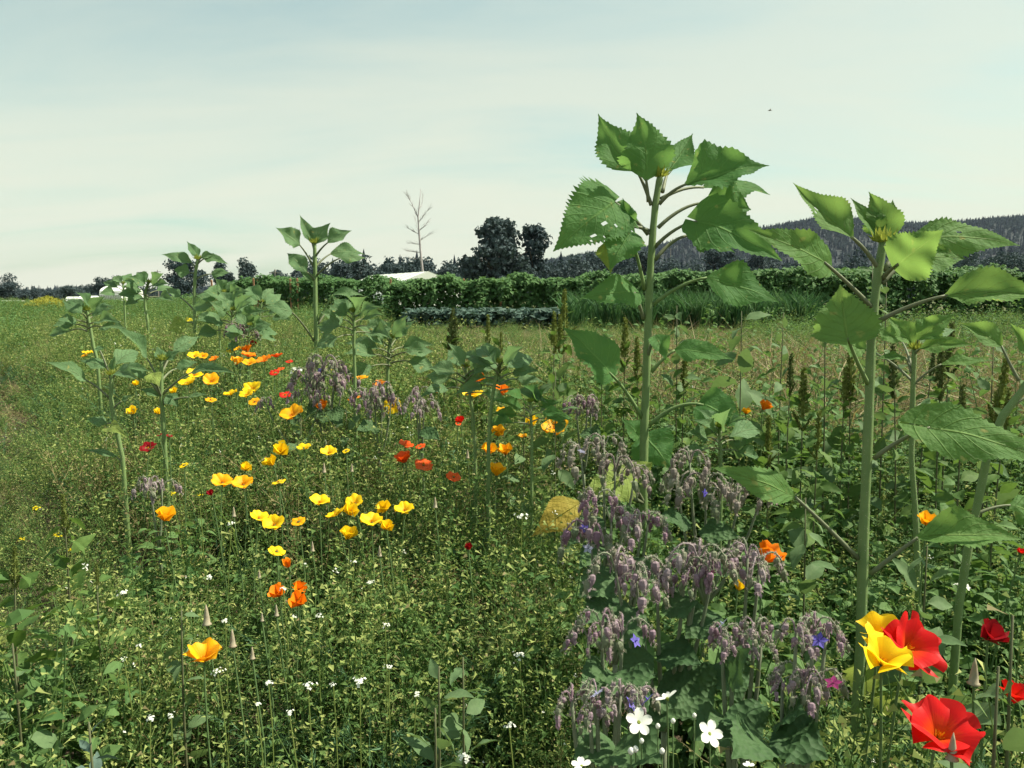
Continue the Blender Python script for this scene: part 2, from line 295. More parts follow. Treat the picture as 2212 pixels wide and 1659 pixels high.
def scatter(name, coll, pts):                     # pts: (x, y, z, rx, ry, rz, scale, index)
    me = bpy.data.meshes.new(name); me.from_pydata([p[:3] for p in pts], [], [])
    a = me.attributes.new('rot', 'FLOAT_VECTOR', 'POINT'); a.data.foreach_set('vector', [c for p in pts for c in p[3:6]])
    a = me.attributes.new('scl', 'FLOAT', 'POINT'); a.data.foreach_set('value', [p[6] for p in pts])
    a = me.attributes.new('idx', 'INT', 'POINT'); a.data.foreach_set('value', [int(p[7]) for p in pts])
    ng = bpy.data.node_groups.new(name, 'GeometryNodeTree')
    ng.interface.new_socket('Geometry', in_out='INPUT', socket_type='NodeSocketGeometry')
    ng.interface.new_socket('Geometry', in_out='OUTPUT', socket_type='NodeSocketGeometry')
    gi, go = ng.nodes.new('NodeGroupInput'), ng.nodes.new('NodeGroupOutput')
    ci = ng.nodes.new('GeometryNodeCollectionInfo'); ci.inputs['Collection'].default_value = coll
    ci.inputs['Separate Children'].default_value = True; ci.inputs['Reset Children'].default_value = True
    ip = ng.nodes.new('GeometryNodeInstanceOnPoints'); ip.inputs['Pick Instance'].default_value = True
    def attr(nm, ty):
        n = ng.nodes.new('GeometryNodeInputNamedAttribute'); n.data_type = ty; n.inputs['Name'].default_value = nm
        return n.outputs['Attribute']
    er = ng.nodes.new('FunctionNodeEulerToRotation'); ng.links.new(attr('rot', 'FLOAT_VECTOR'), er.inputs[0])
    ng.links.new(gi.outputs[0], ip.inputs['Points']); ng.links.new(ci.outputs[0], ip.inputs['Instance'])
    ng.links.new(er.outputs[0], ip.inputs['Rotation']); ng.links.new(attr('scl', 'FLOAT'), ip.inputs['Scale'])
    ng.links.new(attr('idx', 'INT'), ip.inputs['Instance Index']); ng.links.new(ip.outputs[0], go.inputs[0])
    o = link(name, me); md = o.modifiers.new('scatter', 'NODES'); md.node_group = ng
    return o
def proto_coll(name, meshes):
    c = bpy.data.collections.new(name)
    for i, me in enumerate(meshes):
        o = bpy.data.objects.new('%s_%02d' % (name, i), me); c.objects.link(o)
    return c

# ------------------------------------------------------------------ ground
def ground_material():
    m, N, L, b, out = new_mat('ground_soil'); b.inputs['Roughness'].default_value = 0.95; b.inputs['Specular IOR Level'].default_value = 0.1
    c = N.new('ShaderNodeTexCoord')
    def noise(s, d=6, r=0.6):
        n = N.new('ShaderNodeTexNoise'); n.inputs['Scale'].default_value = s; n.inputs['Detail'].default_value = d; n.inputs['Roughness'].default_value = r
        L.new(c.outputs['Object'], n.inputs['Vector']); return n.outputs['Fac']
    def ramp(f, p0, p1):
        r = N.new('ShaderNodeMapRange'); r.inputs['From Min'].default_value = p0; r.inputs['From Max'].default_value = p1; L.new(f, r.inputs['Value']); return r.outputs[0]
    def mix(f, a, bb):
        x = N.new('ShaderNodeMix'); x.data_type = 'RGBA'; L.new(f, x.inputs['Factor'])
        for k, v in (('A', a), ('B', bb)):
            if isinstance(v, tuple): x.inputs[k].default_value = (*v, 1)
            else: L.new(v, x.inputs[k])
        return x.outputs['Result']
    soil = mix(ramp(noise(7), 0.35, 0.65), (0.060, 0.045, 0.032), (0.13, 0.10, 0.07))
    dry = mix(ramp(noise(3.1), 0.35, 0.6), soil, (0.14, 0.115, 0.075))
    green = mix(ramp(noise(0.9), 0.3, 0.7), (0.05, 0.085, 0.028), (0.09, 0.11, 0.04))
    sp = N.new('ShaderNodeSeparateXYZ'); L.new(c.outputs['Object'], sp.inputs[0])
    far = N.new('ShaderNodeMapRange'); far.inputs['From Min'].default_value = 9; far.inputs['From Max'].default_value = 26; L.new(sp.outputs['Y'], far.inputs['Value'])
    ad = N.new('ShaderNodeMath'); ad.operation = 'MULTIPLY'; L.new(far.outputs[0], ad.inputs[0]); L.new(ramp(noise(0.35), 0.32, 0.52), ad.inputs[1])
    L.new(mix(ad.outputs[0], dry, green), b.inputs['Base Color'])
    bp = N.new('ShaderNodeBump'); bp.inputs['Strength'].default_value = 0.7; bp.inputs['Distance'].default_value = 0.05; L.new(noise(22, 8, 0.7), bp.inputs['Height']); L.new(bp.outputs[0], b.inputs['Normal'])
    return m
M['ground'] = ground_material()
def build_ground():
    rs = [0.0, .4, .8, 1.2, 1.6, 2, 2.4, 2.8, 3.2, 3.6, 4, 4.5, 5, 5.5, 6, 7, 8, 10, 12, 15, 20, 28, 40, 60, 100, 180, 320, 600, 1200, 2500, 6000, 14000]
    n = 96; b = MB(); b.v.append((0, 0, 0)); rnd = random.Random(3)
    for r in rs[1:]:
        for k in range(n):
            a = 2 * PI * k / n; x, y = r * math.cos(a), r * math.sin(a)
            b.v.append((x, y, gz(x, y) + (rnd.uniform(-.015, .015) if r < 20 else 0)))
    for k in range(n): b.f.append((0, 1 + k, 1 + (k + 1) % n))
    for i in range(len(rs) - 2):
        for k in range(n):
            b.f.append((1 + i * n + k, 1 + (i + 1) * n + k, 1 + (i + 1) * n + (k + 1) % n, 1 + i * n + (k + 1) % n))
    b.m = [0] * len(b.f)
    o = link('ground', b.mesh('ground', ['ground'], smooth_=True)); o['kind'] = 'structure'; o['label'] = 'brown farm soil with dry patches under the plants'
build_ground()

# ------------------------------------------------------------------ forested hill and far trees
RIDGE = [(-900, 640), (300, 632), (700, 606), (1000, 584), (1190, 562), (1290, 546), (1400, 535), (1500, 512), (1600, 500), (1660, 493), (1740, 478), (1850, 476), (1930, 486), (2020, 486), (2110, 478), (2212, 470), (2600, 455), (3200, 470), (4200, 560)]
HD = 1700.0
def ridge_z(X):
    s = X / HD / WID * 2212 + 1106
    y = float(np.interp(s, [a for a, _ in RIDGE], [b for _, b in RIDGE]))
    return max(0.3, P(s, y, HD).z - 10)
def hill_z(X, Y):
    t = (Y - 900) / (HD - 900)
    f = smooth(0, 1, t) if t < 1 else 1 - 0.6 * smooth(1, 2.2, t)
    s = X / Y / WID * 2212 + 1106
    return 0.25 + ridge_z(X * HD / Y) * f
def build_hill():
    b = MB(); xs = np.linspace(-2600, 4200, 120); ys = np.linspace(880, 2900, 36)
    for Y in ys:
        for X in xs: b.v.append((X, Y, hill_z(X, Y) - (1.0 if Y < 900 else 0)))
    n = len(xs)
    for j in range(len(ys) - 1):
        for i in range(n - 1): b.f.append((j * n + i, j * n + i + 1, (j + 1) * n + i + 1, (j + 1) * n + i))
    b.m = [0] * len(b.f); M['hill'] = flat_mat('hill_ground', (0.018, 0.026, 0.030), 0.95, (0.026, 0.032, 0.032), 0.01)
    o = link('hill', b.mesh('hill', ['hill'], smooth_=True)); o['kind'] = 'structure'; o['label'] = 'long forested hill on the horizon'
build_hill()

def conifer_mesh(name, seed, h=1.0, w=0.22):
    r = random.Random(seed); b = MB()
    b.tube([(0, 0, 0), (0, 0, h * .3)], 0.015, 4, 0)
    lv = 7
    for i in range(lv):
        z0 = h * (0.10 + 0.9 * i / lv); rr = w * (1 - i / lv) ** 0.8 * r.uniform(.8, 1.15) + 0.012; n = 7
        pts = [(0, 0, z0 + h * 0.20)]
        for k in range(n):
            a = 2 * PI * (k + r.random() * .5) / n; q = rr * r.uniform(.65, 1.15)
            pts.append((q * math.cos(a), q * math.sin(a), z0 - h * r.uniform(0, .05)))
        b.add(pts, [(0, 1 + k, 1 + (k + 1) % n) for k in range(n)], 0)
    return b.mesh(name, ['far_conifer'])
def crown_cards(b, r, blobs, n, size, mat=0):
    tot = sum(w for *_, w in blobs)
    for (c, rad, w) in blobs:
        c = Vector(c)
        for _ in range(int(n * w / tot)):
            d = Vector((r.gauss(0, 1), r.gauss(0, 1), r.gauss(0, 1))).normalized()
            p = c + Vector((d.x * rad[0], d.y * rad[1], d.z * rad[2])) * (r.random() ** 0.33) * r.uniform(.85, 1.12)
            nn = (d + Vector((r.uniform(-1, 1), r.uniform(-1, 1), r.uniform(-.3, 1)))).normalized()
            b.petal(p, Vector((r.uniform(-1, 1), r.uniform(-1, 1), r.uniform(-.8, .5))), nn, size * r.uniform(.7, 1.5), size * r.uniform(.6, 1.1), mat, .4, .3)
def round_blobs(r, h, w, n=9, z0=.25):
    out = [((0, 0, h * (.5 + z0 * .3)), (w * .30, w * .30, h * .30), 1.6)]
    for k in range(n):
        a = r.uniform(0, 2 * PI); z = r.uniform(z0, .92); q = w * .36 * (1 - abs(z - .5) * 1.0) * r.uniform(.5, 1)
        s = r.uniform(.13, .24)
        out.append(((q * math.cos(a), q * math.sin(a), h * z), (w * s, w * s, h * s * .75), 1))
    return out
def broad_tree_mesh(name, seed, h, w, cards, size):
    r = random.Random(seed); b = MB(); b.tube([(0, 0, 0), (0, 0, h * .5)], [h * .03, h * .015], 5, 1)
    crown_cards(b, r, round_blobs(r, h, w, z0=.1), cards, size, 0)
    return b.mesh(name, ['far_leaf', 'bark'])

con = [conifer_mesh('conifer_a', i, 1.0, random.Random(i).uniform(.16, .26)) for i in range(5)]
brd = [broad_tree_mesh('broad_a', 40 + i, 1.0, 0.9, 330, 0.085) for i in range(4)]
forest_coll = proto_coll('forest_kinds', con + brd)
def build_forest():
    r = random.Random(11); pts = []
    while len(pts) < 21000:
        Y = r.uniform(900, 1790) if r.random() < .8 else r.uniform(1560, 1760); X = r.uniform(-1100, 1500) * (Y / HD) * 1.05
        z = hill_z(X, Y)
        if z < 1.5 and r.random() < .6: continue
        k = r.randint(0, 4) if r.random() < .62 else 5 + r.randint(0, 3)
        s = r.uniform(8, 15) if k < 5 else r.uniform(8, 12)
        pts.append((X, Y, z - .5, 0, 0, r.uniform(0, 6.28), s, k))
    o = scatter('hillside_forest', forest_coll, pts); tag(o, 'dark blue-green conifer forest covering the long hill', 'forest', kind='stuff')
    pts = []
    for _ in range(800):                                   # low wood in front of the hill, behind the bean rows
        X, Y = r.uniform(-110, 420), r.uniform(190, 420); s = r.uniform(8, 13.5) * (0.8 + Y / 900)
        if X < -Y * .27: continue
        k = r.randint(0, 4) if r.random() < .10 else 5 + r.randint(0, 3)
        pts.append((X, Y, .2, 0, 0, r.uniform(0, 6.28), s * (1.25 if k < 5 else 1), k))
    for _ in range(150):
        X, Y = r.uniform(-330, -85), r.uniform(300, 430)
        pts.append((X, Y, .2, 0, 0, r.uniform(0, 6.28), r.uniform(3.0, 7.0), 5 + r.randint(0, 3)))
    o = scatter('far_wood', forest_coll, pts); tag(o, 'low dark belt of mixed wood along the far field edge', 'wood', kind='stuff')
build_forest()

def far_tree(x, ytop, ybase_d, w, label, seed, conif=False, blobs=None, cards=2600):
    d = ybase_d; top = P(x, ytop, d); z0 = 0.25; h = top.z - z0; W = px(w, d); r = random.Random(seed)
    t = root('pine_tree' if conif else 'broadleaf_tree', (top.x, top.y, z0), label, 'tree', 'single trees along the far field edge')
    b = MB(); b.tube([(0, 0, -.2), (.05 * h * r.uniform(-1, 1), 0, h * .35), (0, 0, h * .8)], [h * .03, h * .02, h * .006], 7)
    for k in range(5):
        a = r.uniform(0, 6.28); zz_ = h * r.uniform(.25, .6)
        b.tube([(0, 0, zz_), (W * .2 * math.cos(a), W * .2 * math.sin(a), zz_ + h * .12), (W * .36 * math.cos(a), W * .36 * math.sin(a), zz_ + h * .2)], [h * .012, h * .008, h * .003], 5)
    link('trunk', b.mesh('trunk', ['bark'], smooth_=True), t)
    c = MB(); crown_cards(c, r, blobs(h, W) if blobs else round_blobs(r, h, W, 14, .08), cards, max(.34, h * .055), 0)
    link('crown', c.mesh('crown', ['far_leaf']), t)
def big_blobs(h, W):
    r = random.Random(77); out = []
    prof = [(.12, .46), (.25, .50), (.38, .47), (.5, .40), (.62, .33), (.74, .30), (.86, .22), (.95, .10)]
    for z, q in prof:
        n = max(3, int(q * 16))
        for k in range(n):
            a = 2 * PI * k / n + r.random(); rr = W * q * r.uniform(.35, .95)
            out.append(((rr * math.cos(a) * .8, rr * math.sin(a) * .8, h * z), (W * .12, W * .12, h * .065), 1))
    return out
def tall_blobs(h, W):
    r = random.Random(5); out = []
    for z, q in [(.1, .5), (.2, .5), (.32, .42), (.45, .36), (.55, .28), (.66, .36), (.76, .38), (.86, .32), (.95, .18)]:
        for k in range(5):
            a = r.uniform(0, 6.28); rr = W * q * r.uniform(.3, .95)
            out.append(((rr * math.cos(a) * .8, rr * math.sin(a) * .8, h * z), (W * .15, W * .15, h * .05), 1))
    return out
far_tree(1075, 474, 95, 200, 'largest broad dark tree behind the bean rows, beside the dead tree', 101, blobs=big_blobs, cards=5200)
far_tree(1152, 487, 96, 96, 'narrow dark tree with open top touching the largest tree', 102, blobs=tall_blobs, cards=1500)
far_tree(8, 590, 180, 75, 'tall dark tree cut by the left picture edge', 103)
far_tree(52, 628, 185, 44, 'low rounded tree just right of the tall edge tree', 104)
far_tree(75, 625, 190, 24, 'small pointed tree alone on the far left field edge', 105, cards=700)
far_tree(110, 631, 190, 44, 'small spreading tree left of the yellow patch end', 106, cards=900)
far_tree(153, 617, 185, 56, 'rounded tree left of the white barn tunnel behind low white covers', 107)
far_tree(196, 622, 180, 24, 'small round bush tree touching the barn-side tree', 108, cards=700)
far_tree(222, 601, 175, 58, 'dark broad tree right behind the white ribbed tunnel', 109)
far_tree(246, 595, 178, 26, 'slender dark pointed tree on top of the ribbed tunnel roofline', 110, cards=700)
far_tree(400, 560, 120, 110, 'dark tree behind the second tall sunflower', 111)
far_tree(485, 563, 140, 60, 'dark rounded tree right of the second tall sunflower head', 112)
far_tree(530, 556, 140, 52, 'upright paired dark tree between the two tallest left sunflowers', 113)
far_tree(600, 583, 150, 70, 'low dark tree above the row of wooden stakes', 114)
far_tree(735, 570, 150, 60, 'dark tree just right of the tall left sunflower stem', 115)
far_tree(785, 548, 140, 70, 'dark dome tree at the tip of the tall left sunflower leaves', 116)
far_tree(850, 568, 150, 70, 'dark bushy tree left of the dead tree', 117)
far_tree(1400, 528, 190, 55, 'dark round tree behind the tallest sunflower stem', 118)
far_tree(1555, 538, 200, 110, 'wide dark willow-like tree between the two big sunflowers', 119)
far_tree(1640, 548, 205, 70, 'rounded dark tree under the left leaf of the right sunflower', 120)
far_tree(2170, 540, 120, 150, 'dark bushy tree at the right picture edge behind the beans', 121)

def dead_tree():
    d = 78.0; base = P(912, 640, d); t = root('dead_tree', (base.x, base.y, .28), 'bare grey dead tree with broken branches above the white tunnel roof', 'tree')
    def L3(x, y, dd=0): return P(x, y, d + dd) - Vector((base.x, base.y, .28))
    b = MB()
    trunk = [Vector((0, 0, -.3)), L3(913, 590), L3(908, 540), L3(905, 500), L3(903, 470), L3(906, 440), L3(909, 408)]
    b.tube(trunk, [.17, .13, .10, .085, .065, .045, .015], 8)
    link('trunk', b.mesh('trunk', ['dead_wood'], smooth_=True), t)
    r = random.Random(8)
    def branch(p0, ends, r0, nm='branch'):
        r0 *= .6; bb = MB(); pts = [p0] + ends; bb.tube(pts, [r0 * (1 - .85 * i / (len(pts) - 1)) for i in range(len(pts))], 5)
        for i in range(1, len(pts)):
            for _ in range(9):
                q = pts[i - 1].lerp(pts[i], r.random()); dv = (pts[i] - pts[i - 1]).normalized() * px(12, d) + Vector((r.uniform(-1, 1), r.uniform(-1, 1), r.uniform(-.3, 1))) * px(7, d)
                m = q + dv * .5 + Vector((r.uniform(-1, 1), 0, r.uniform(-1, 1))) * px(2, d)
                bb.tube([q, m, q + dv * r.uniform(.7, 1.2)], [r0 * .3, r0 * .2, r0 * .08], 4)
        link(nm, bb.mesh(nm, ['dead_wood']), t)
    branch(L3(903, 470), [L3(895, 452), L3(886, 432, .5), L3(879, 420)], .10)
    branch(L3(904, 480), [L3(915, 466), L3(927, 450, -.5)], .07)
    branch(L3(905, 498), [L3(916, 490), L3(926, 478, .6)], .08)
    branch(L3(904, 505), [L3(893, 500), L3(880, 492, -.6)], .07)
    branch(L3(906, 520), [L3(918, 512), L3(930, 505)], .06)
    branch(L3(906, 528), [L3(894, 526), L3(880, 524)], .06)
    branch(L3(907, 545), [L3(893, 544), L3(877, 541, .5)], .07)
    branch(L3(908, 470 + 40), [L3(900, 488, 1.2), L3(897, 470, 1.8)], .05)
    branch(L3(910, 556), [L3(897, 560), L3(886, 558)], .05)
    branch(L3(904, 455), [L3(912, 440, .8), L3(913, 420, 1.0)], .05)
dead_tree()

# ------------------------------------------------------------------ tunnels, poles, stakes
def tunnel(name, x0, x1, ytop, ybase, d, label, ribs, depth=9.0, roof_only=False, taper=0.0):
    a, c = P(x0, ybase, d), P(x1, ybase, d); zt = P(x0, ytop, d).z; z0 = .25 if roof_only else max(.25, a.z)
    o = Vector(((a.x + c.x) / 2, a.y, .25)); t = root(name, o, label, 'greenhouse')
    w = c.x - a.x; H = zt - .25
    # an arched skin whose long side faces the camera
    b = MB(); n = 10; prof = []
    eave = 0.42
    for k in range(n + 1):
        u = k / n; prof.append((depth * (.5 - .5 * math.cos(PI * u)), H * (eave + (1 - eave) * math.sin(PI * u) ** .75)))
    prof = [(0, 0)] + prof + [(depth, 0)]
    for X, sl in ((-w / 2, taper), (w / 2, -taper)):
        for (yy, z) in prof: b.v.append((X + sl * (z / H if z > H * eave else 0), yy, z))
    k = len(prof)
    for i in range(k - 1): b.f.append((i, i + 1, k + i + 1, k + i)); b.m.append(0)
    b.f.append(tuple(range(k))); b.f.append(tuple(reversed(range(k, 2 * k)))); b.m += [0, 0]
    link('film_cover', b.mesh('film_cover', ['film']), t)
    rb = MB(); rb.box((0, -.03, .05), (.03, .03, H * eave * .46 + .05)); me = rb.mesh('rib', ['film_rib'])
    for i in range(ribs): link('side_rib', me, t, (-w / 2 + w * (i + .5) / ribs, 0, H * eave * .48))
    return t
tunnel('polytunnel', 214, 262, 617, 637, 150, 'white ribbed greenhouse tunnel beside dark trees at far left', 13, 9.0)
def long_tunnel():
    A, Bq = P(926, 586, 58), P(806, 596, 69); o = Vector((A.x, A.y, .25)); t = root('polytunnel', o, 'long low white greenhouse roof over the bean row below the dead tree', 'greenhouse')
    ax = Vector((Bq.x - A.x, Bq.y - A.y, 0)); sd_ = Vector((ax.y, -ax.x, 0)).normalized(); sd_ = sd_ if sd_.x > 0 else -sd_; H0, H1 = A.z - .25, A.z - .25
    prof = [(-2.9, 0), (-2.9, .40), (-1.8, .76), (0, 1.0), (1.8, .76), (2.9, .40), (2.9, 0)]; b = MB()
    for e, H in ((Vector((0, 0, 0)), H0), (ax, H1)):
        for w_, z in prof: b.v.append(tuple(e + sd_ * w_ + Vector((0, 0, H * z))))
    n = len(prof)
    for i in range(n - 1): b.f.append((i, i + 1, n + i + 1, n + i)); b.m.append(0)
    b.f += [tuple(range(n)), tuple(range(n, 2 * n))]; b.m += [0, 0]
    link('film_cover', b.mesh('film_cover', ['film']), t)
    for k in range(9):
        q = ax * (k / 8); rb = MB(); rb.tube([q + sd_ * w_ * 1.01 + Vector((0, 0, H0 * z * 1.012)) for w_, z in prof], .014, 4); link('hoop', rb.mesh('hoop', ['film_rib']), t)
long_tunnel()
tunnel('polytunnel', -30, 11, 649, 656, 140, 'white tent-like cover cut by the left picture edge', 3, 6.0)
for i, (x0, x1, y) in enumerate([(146, 168, 643), (160, 187, 645), (172, 196, 642), (186, 211, 641), (147, 160, 648)]):
    d = 132 + i * 2; a = P((x0 + x1) / 2, y, d); W = px(x1 - x0, d); b = MB(); n = 6
    for X in (-W / 2, W / 2):
        for k in range(n + 1): b.v.append((X, .7 * -math.cos(PI * k / n), .62 * math.sin(PI * k / n) + (a.z - .45)))
    for k in range(n): b.f.append((k, k + 1, n + 2 + k, n + 1 + k)); b.m.append(0)
    b.f += [tuple(range(n + 1)), tuple(range(n + 1, 2 * n + 2))]; b.m += [0, 0]
    tag(link('row_cover', b.mesh('row_cover', ['film']), None, (a.x, a.y, .0)), ['leftmost upper white row cover left of the ribbed tunnel', 'second white row cover from the left before the ribbed tunnel', 'middle white row cover before the ribbed tunnel', 'right white row cover nearest the ribbed tunnel', 'short white row cover lying lowest at the left'][i], 'row cover', 'low white row covers by the far tunnel')
def pole(x, ytop, d, label, arm=True):
    p = P(x, ytop, d); t = root('utility_pole', (p.x, p.y, .25), label, 'pole')
    b = MB(); b.tube([(0, 0, -.3), (0, 0, p.z - .25)], [.16, .11], 8); link('post', b.mesh('post', ['pole']), t)
    if arm:
        c = MB(); c.box((0, 0, p.z - .75), (.9, .06, .07)); link('crossarm', c.mesh('crossarm', ['pole']), t)
pole(594, 582, 120, 'pale utility pole rising above the beans between the stakes')
pole(340, 583, 210, 'thin pole with crossarm far behind the left sunflowers')
pole(1449, 536, 300, 'thin pale pole in front of the wooded hill behind the tallest sunflower', False)
for i, (x, y0, y1, d, lab) in enumerate([
    (455, 604, 668, 31, 'orange-brown wooden stake nearest the second tall sunflower stem'),
    (549, 600, 664, 33, 'left wooden stake of the close pair at the bean row end'),
    (554, 602, 662, 33.4, 'right wooden stake of the close pair at the bean row end'),
    (628, 601, 650, 32.6, 'wooden stake just left of its twin by the tall sunflower stem'),
    (643, 600, 648, 32.4, 'wooden stake closest to the tall left sunflower stem'),
    (843, 601, 650, 26.2, 'orange wooden stake below the left end of the white roof'),
    (925, 605, 640, 25.7, 'short wooden stake half sunk in the beans below the dead tree'),
    (1003, 601, 620, 25.6, 'wooden stake tip poking out of the beans left of the largest tree'),
    (1083, 628, 660, 24.9, 'dark thin stake in the bean wall below the largest tree')]):
    p = P(x, y0, d + .9); b = MB(); h = p.z - .28; lean = random.Random(i).uniform(-.05, .05)
    b.add([(-.035, -.025, -.2), (.035, -.025, -.2), (.035, .025, -.2), (-.035, .025, -.2)] + [(sx * .033 + lean, sy * .024, h - .04) for sx, sy in ((-1, -1), (1, -1), (1, 1), (-1, 1))] + [(lean + .01, 0, h)],
          [(0, 1, 5, 4), (1, 2, 6, 5), (2, 3, 7, 6), (3, 0, 4, 7), (4, 5, 8), (5, 6, 8), (6, 7, 8), (7, 4, 8), (3, 2, 1, 0)])
    tag(link('wooden_stake', b.mesh('wooden_stake', ['stake']), None, (p.x, p.y, .28)), lab, 'stake', 'wooden stakes in the bean rows')

# ------------------------------------------------------------------ bean rows, leeks, cabbages
def bean_row(name, pts, label, n, seed):
    # pts: (x, ytop, depth) samples along the row's front face
    r = random.Random(seed); b = MB(); line = [P(x, yt, d) for x, yt, d in pts]
    seg = [(line[i + 1] - line[i]).length for i in range(len(line) - 1)]; T = sum(seg)
    for _ in range(n):
        q = r.random() * T; i = 0
        while i < len(seg) - 1 and q > seg[i]: q -= seg[i]; i += 1
        p = line[i].lerp(line[i + 1], q / seg[i]); H = p.z - .28
        top = r.random() < .45
        wob = .16 * math.sin(p.x * 2.3 + seed) + .12 * math.sin(p.x * 5.1)
        if top: z = H * (1 + r.uniform(-.12, .07)) + wob * .6; dep = r.random() ** 2 * 7.0
        else: z = H * r.random() ** .8; dep = r.uniform(-.25, .5) + .22 * math.sin(p.x * 3.1 + 2) * math.sin(z * 4 + p.x) + .15 * math.sin(p.x * 7.7)
        o = Vector((p.x, p.y + dep, .28 + z))
        b.petal(o, Vector((r.uniform(-1, 1), r.uniform(-1.2, .3), r.uniform(-.9, .2))), Vector((r.uniform(-.6, .6), r.uniform(-.9, .2), 1)).normalized(), r.uniform(.10, .24), r.uniform(.09, .19), 0, .2, .2)
    o = link(name, b.mesh(name, ['bean'])); tag(o, label, 'bean plants', kind='stuff')
bean_row('bean_vines', [(835, 612, 26.5), (1000, 606, 26), (1200, 604, 25.5), (1500, 596, 24.5), (1800, 590, 23.5), (2000, 588, 23), (2320, 592, 22)], 'tall leafy wall of climbing beans across the middle distance', 34000, 1)
bean_row('bean_vines', [(480, 608, 35), (600, 605, 34), (720, 606, 33), (850, 606, 33)], 'farther bean wall with wooden stakes at its left end', 9000, 2)
bean_row('bean_vines', [(230, 648, 70), (330, 646, 66), (430, 636, 60), (490, 630, 52)], 'low dark crop row behind the left sunflowers', 2600, 4)

def near_row(name, n, xr, yb, d0, d1, make, label, cat, mats, seed):
    r = random.Random(seed); b = MB()
    for _ in range(n):
        d = r.uniform(d0, d1); x = r.uniform(*xr); p = P(x, yb, d); make(b, r, Vector((p.x, p.y, gz(p.x, p.y))))
    tag(link(name, b.mesh(name, mats)), label, cat, kind='stuff')
def mk_cabbage(b, r, o):
    for k in range(14):
        a = r.uniform(0, 6.28); el = r.uniform(.1, 1.1)
        b.petal(o + Vector((r.uniform(-.1, .1), r.uniform(-.1, .1), r.uniform(.05, .45))), Vector((math.cos(a), math.sin(a), el)), Vector((r.uniform(-.8, .8), r.uniform(-.9, .3), 1)), r.uniform(.18, .34), r.uniform(.12, .24), 0, .3, .3)
def mk_leek(b, r, o):
    for k in range(7):
        a = r.uniform(0, 6.28); t = r.uniform(.05, .4); h = r.uniform(.75, 1.3); d = Vector((math.cos(a) * t, math.sin(a) * t, 1)).normalized(); s = d.cross(Vector((math.sin(a), -math.cos(a) * .3, .1))).normalized() * r.uniform(.015, .03)
        m = o + d * h * .65; e = m + (d + Vector((math.cos(a), math.sin(a), -.3)) * r.uniform(.1, .9)).normalized() * h * .35
        b.add([o - s * .5, o + s * .5, m + s, m - s, e], [(0, 1, 2, 3), (3, 2, 4)], int(r.random() < .22))
near_row('cabbage_leaves', 300, (885, 1240), 690, 22.3, 24.3, mk_cabbage, 'bluish green cabbage leaves in a low row before the beans', 'cabbages', ['cabbage'], 21)
near_row('leek_leaves', 520, (1225, 1760), 690, 19.5, 22.8, mk_leek, 'upright dark leek leaves in front of the bean wall', 'leeks', ['leek', 'leek_light'], 22)

# ------------------------------------------------------------------ weeds (scattered stuff)
def rv(r, s=1): return Vector((r.uniform(-s, s), r.uniform(-s, s), r.uniform(-s, s)))
def stem_pts(r, h, lean, base=.05, n=5):
    a = r.uniform(0, 6.28); q = Vector((r.uniform(-base, base), r.uniform(-base, base), 0)); d = Vector((math.cos(a) * lean, math.sin(a) * lean, 1)); out = [q.copy()]
    for i in range(n - 1):
        d = d + Vector((r.uniform(-.12, .12), r.uniform(-.12, .12), 0)); q = q + d.normalized() * (h / (n - 1)); out.append(q.copy())
    return out
def on_line(pts, t):
    f = t * (len(pts) - 1); i = min(int(f), len(pts) - 2); return pts[i].lerp(pts[i + 1], f - i)
def weed_purse(name, seed, dry=0.15, white=0.0):                # shepherd's-purse-like: wiry stems, tiny pods
    r = random.Random(seed); b = MB()
    for s in range(7):
        h = r.uniform(.32, .60); pts = stem_pts(r, h, r.uniform(.1, .55), .07); m = 2 if r.random() < dry else 0
        b.tube(pts, [.0017, .0015, .0012, .001, .0006], 3, m, False)
        subs = [pts]
        for _ in range(3):
            q = on_line(pts, r.uniform(.35, .8)); dv = Vector((r.uniform(-1, 1), r.uniform(-1, 1), r.uniform(.6, 1.3))).normalized(); l = r.uniform(.08, .2)
            sp_ = [q, q + dv * l * .5, q + dv * l + Vector((0, 0, .02))]; b.tube(sp_, [.001, .0009, .0005], 3, m, False); subs.append(sp_)
        for sp_ in subs:
            for k in range(13):
                t = r.uniform(.25, 1) if sp_ is not pts else r.uniform(.4, 1); q = on_line(sp_, t); a = k * 2.4
                d = Vector((math.cos(a), math.sin(a), r.uniform(.1, .7))).normalized(); l = r.uniform(.008, .018); w = r.uniform(.005, .009)
                e = q + d * l; sd_ = d.cross(rv(r)).normalized() * w * .5; tip = e + d * w * 1.3
                mm = 2 if m == 2 or r.random() < .05 else 1 if r.random() < .75 else 0
                b.add([q, e, tip + sd_, tip - sd_], [(0, 1, 2), (1, 2, 3)] if r.random() < .3 else [(1, 2, 3)], mm)
        for k in range(9):
            t = r.uniform(.02, .75); q = on_line(pts, t); a = r.uniform(0, 6.28)
            b.petal(q, Vector((math.cos(a), math.sin(a), r.uniform(-.1, .8))), Vector((0, 0, 1)), r.uniform(.02, .055), r.uniform(.006, .016), 0, .3, .2)
        if r.random() < white:
            e = pts[-1]
            for k in range(6): b.petal(e + rv(r, .004), rv(r) + Vector((0, 0, .8)), Vector((0, 0, 1)), .005, .004, 3, .1, 0)
    return b, ['weed_a', 'weed_pod', 'weed_dry', 'white_petal']
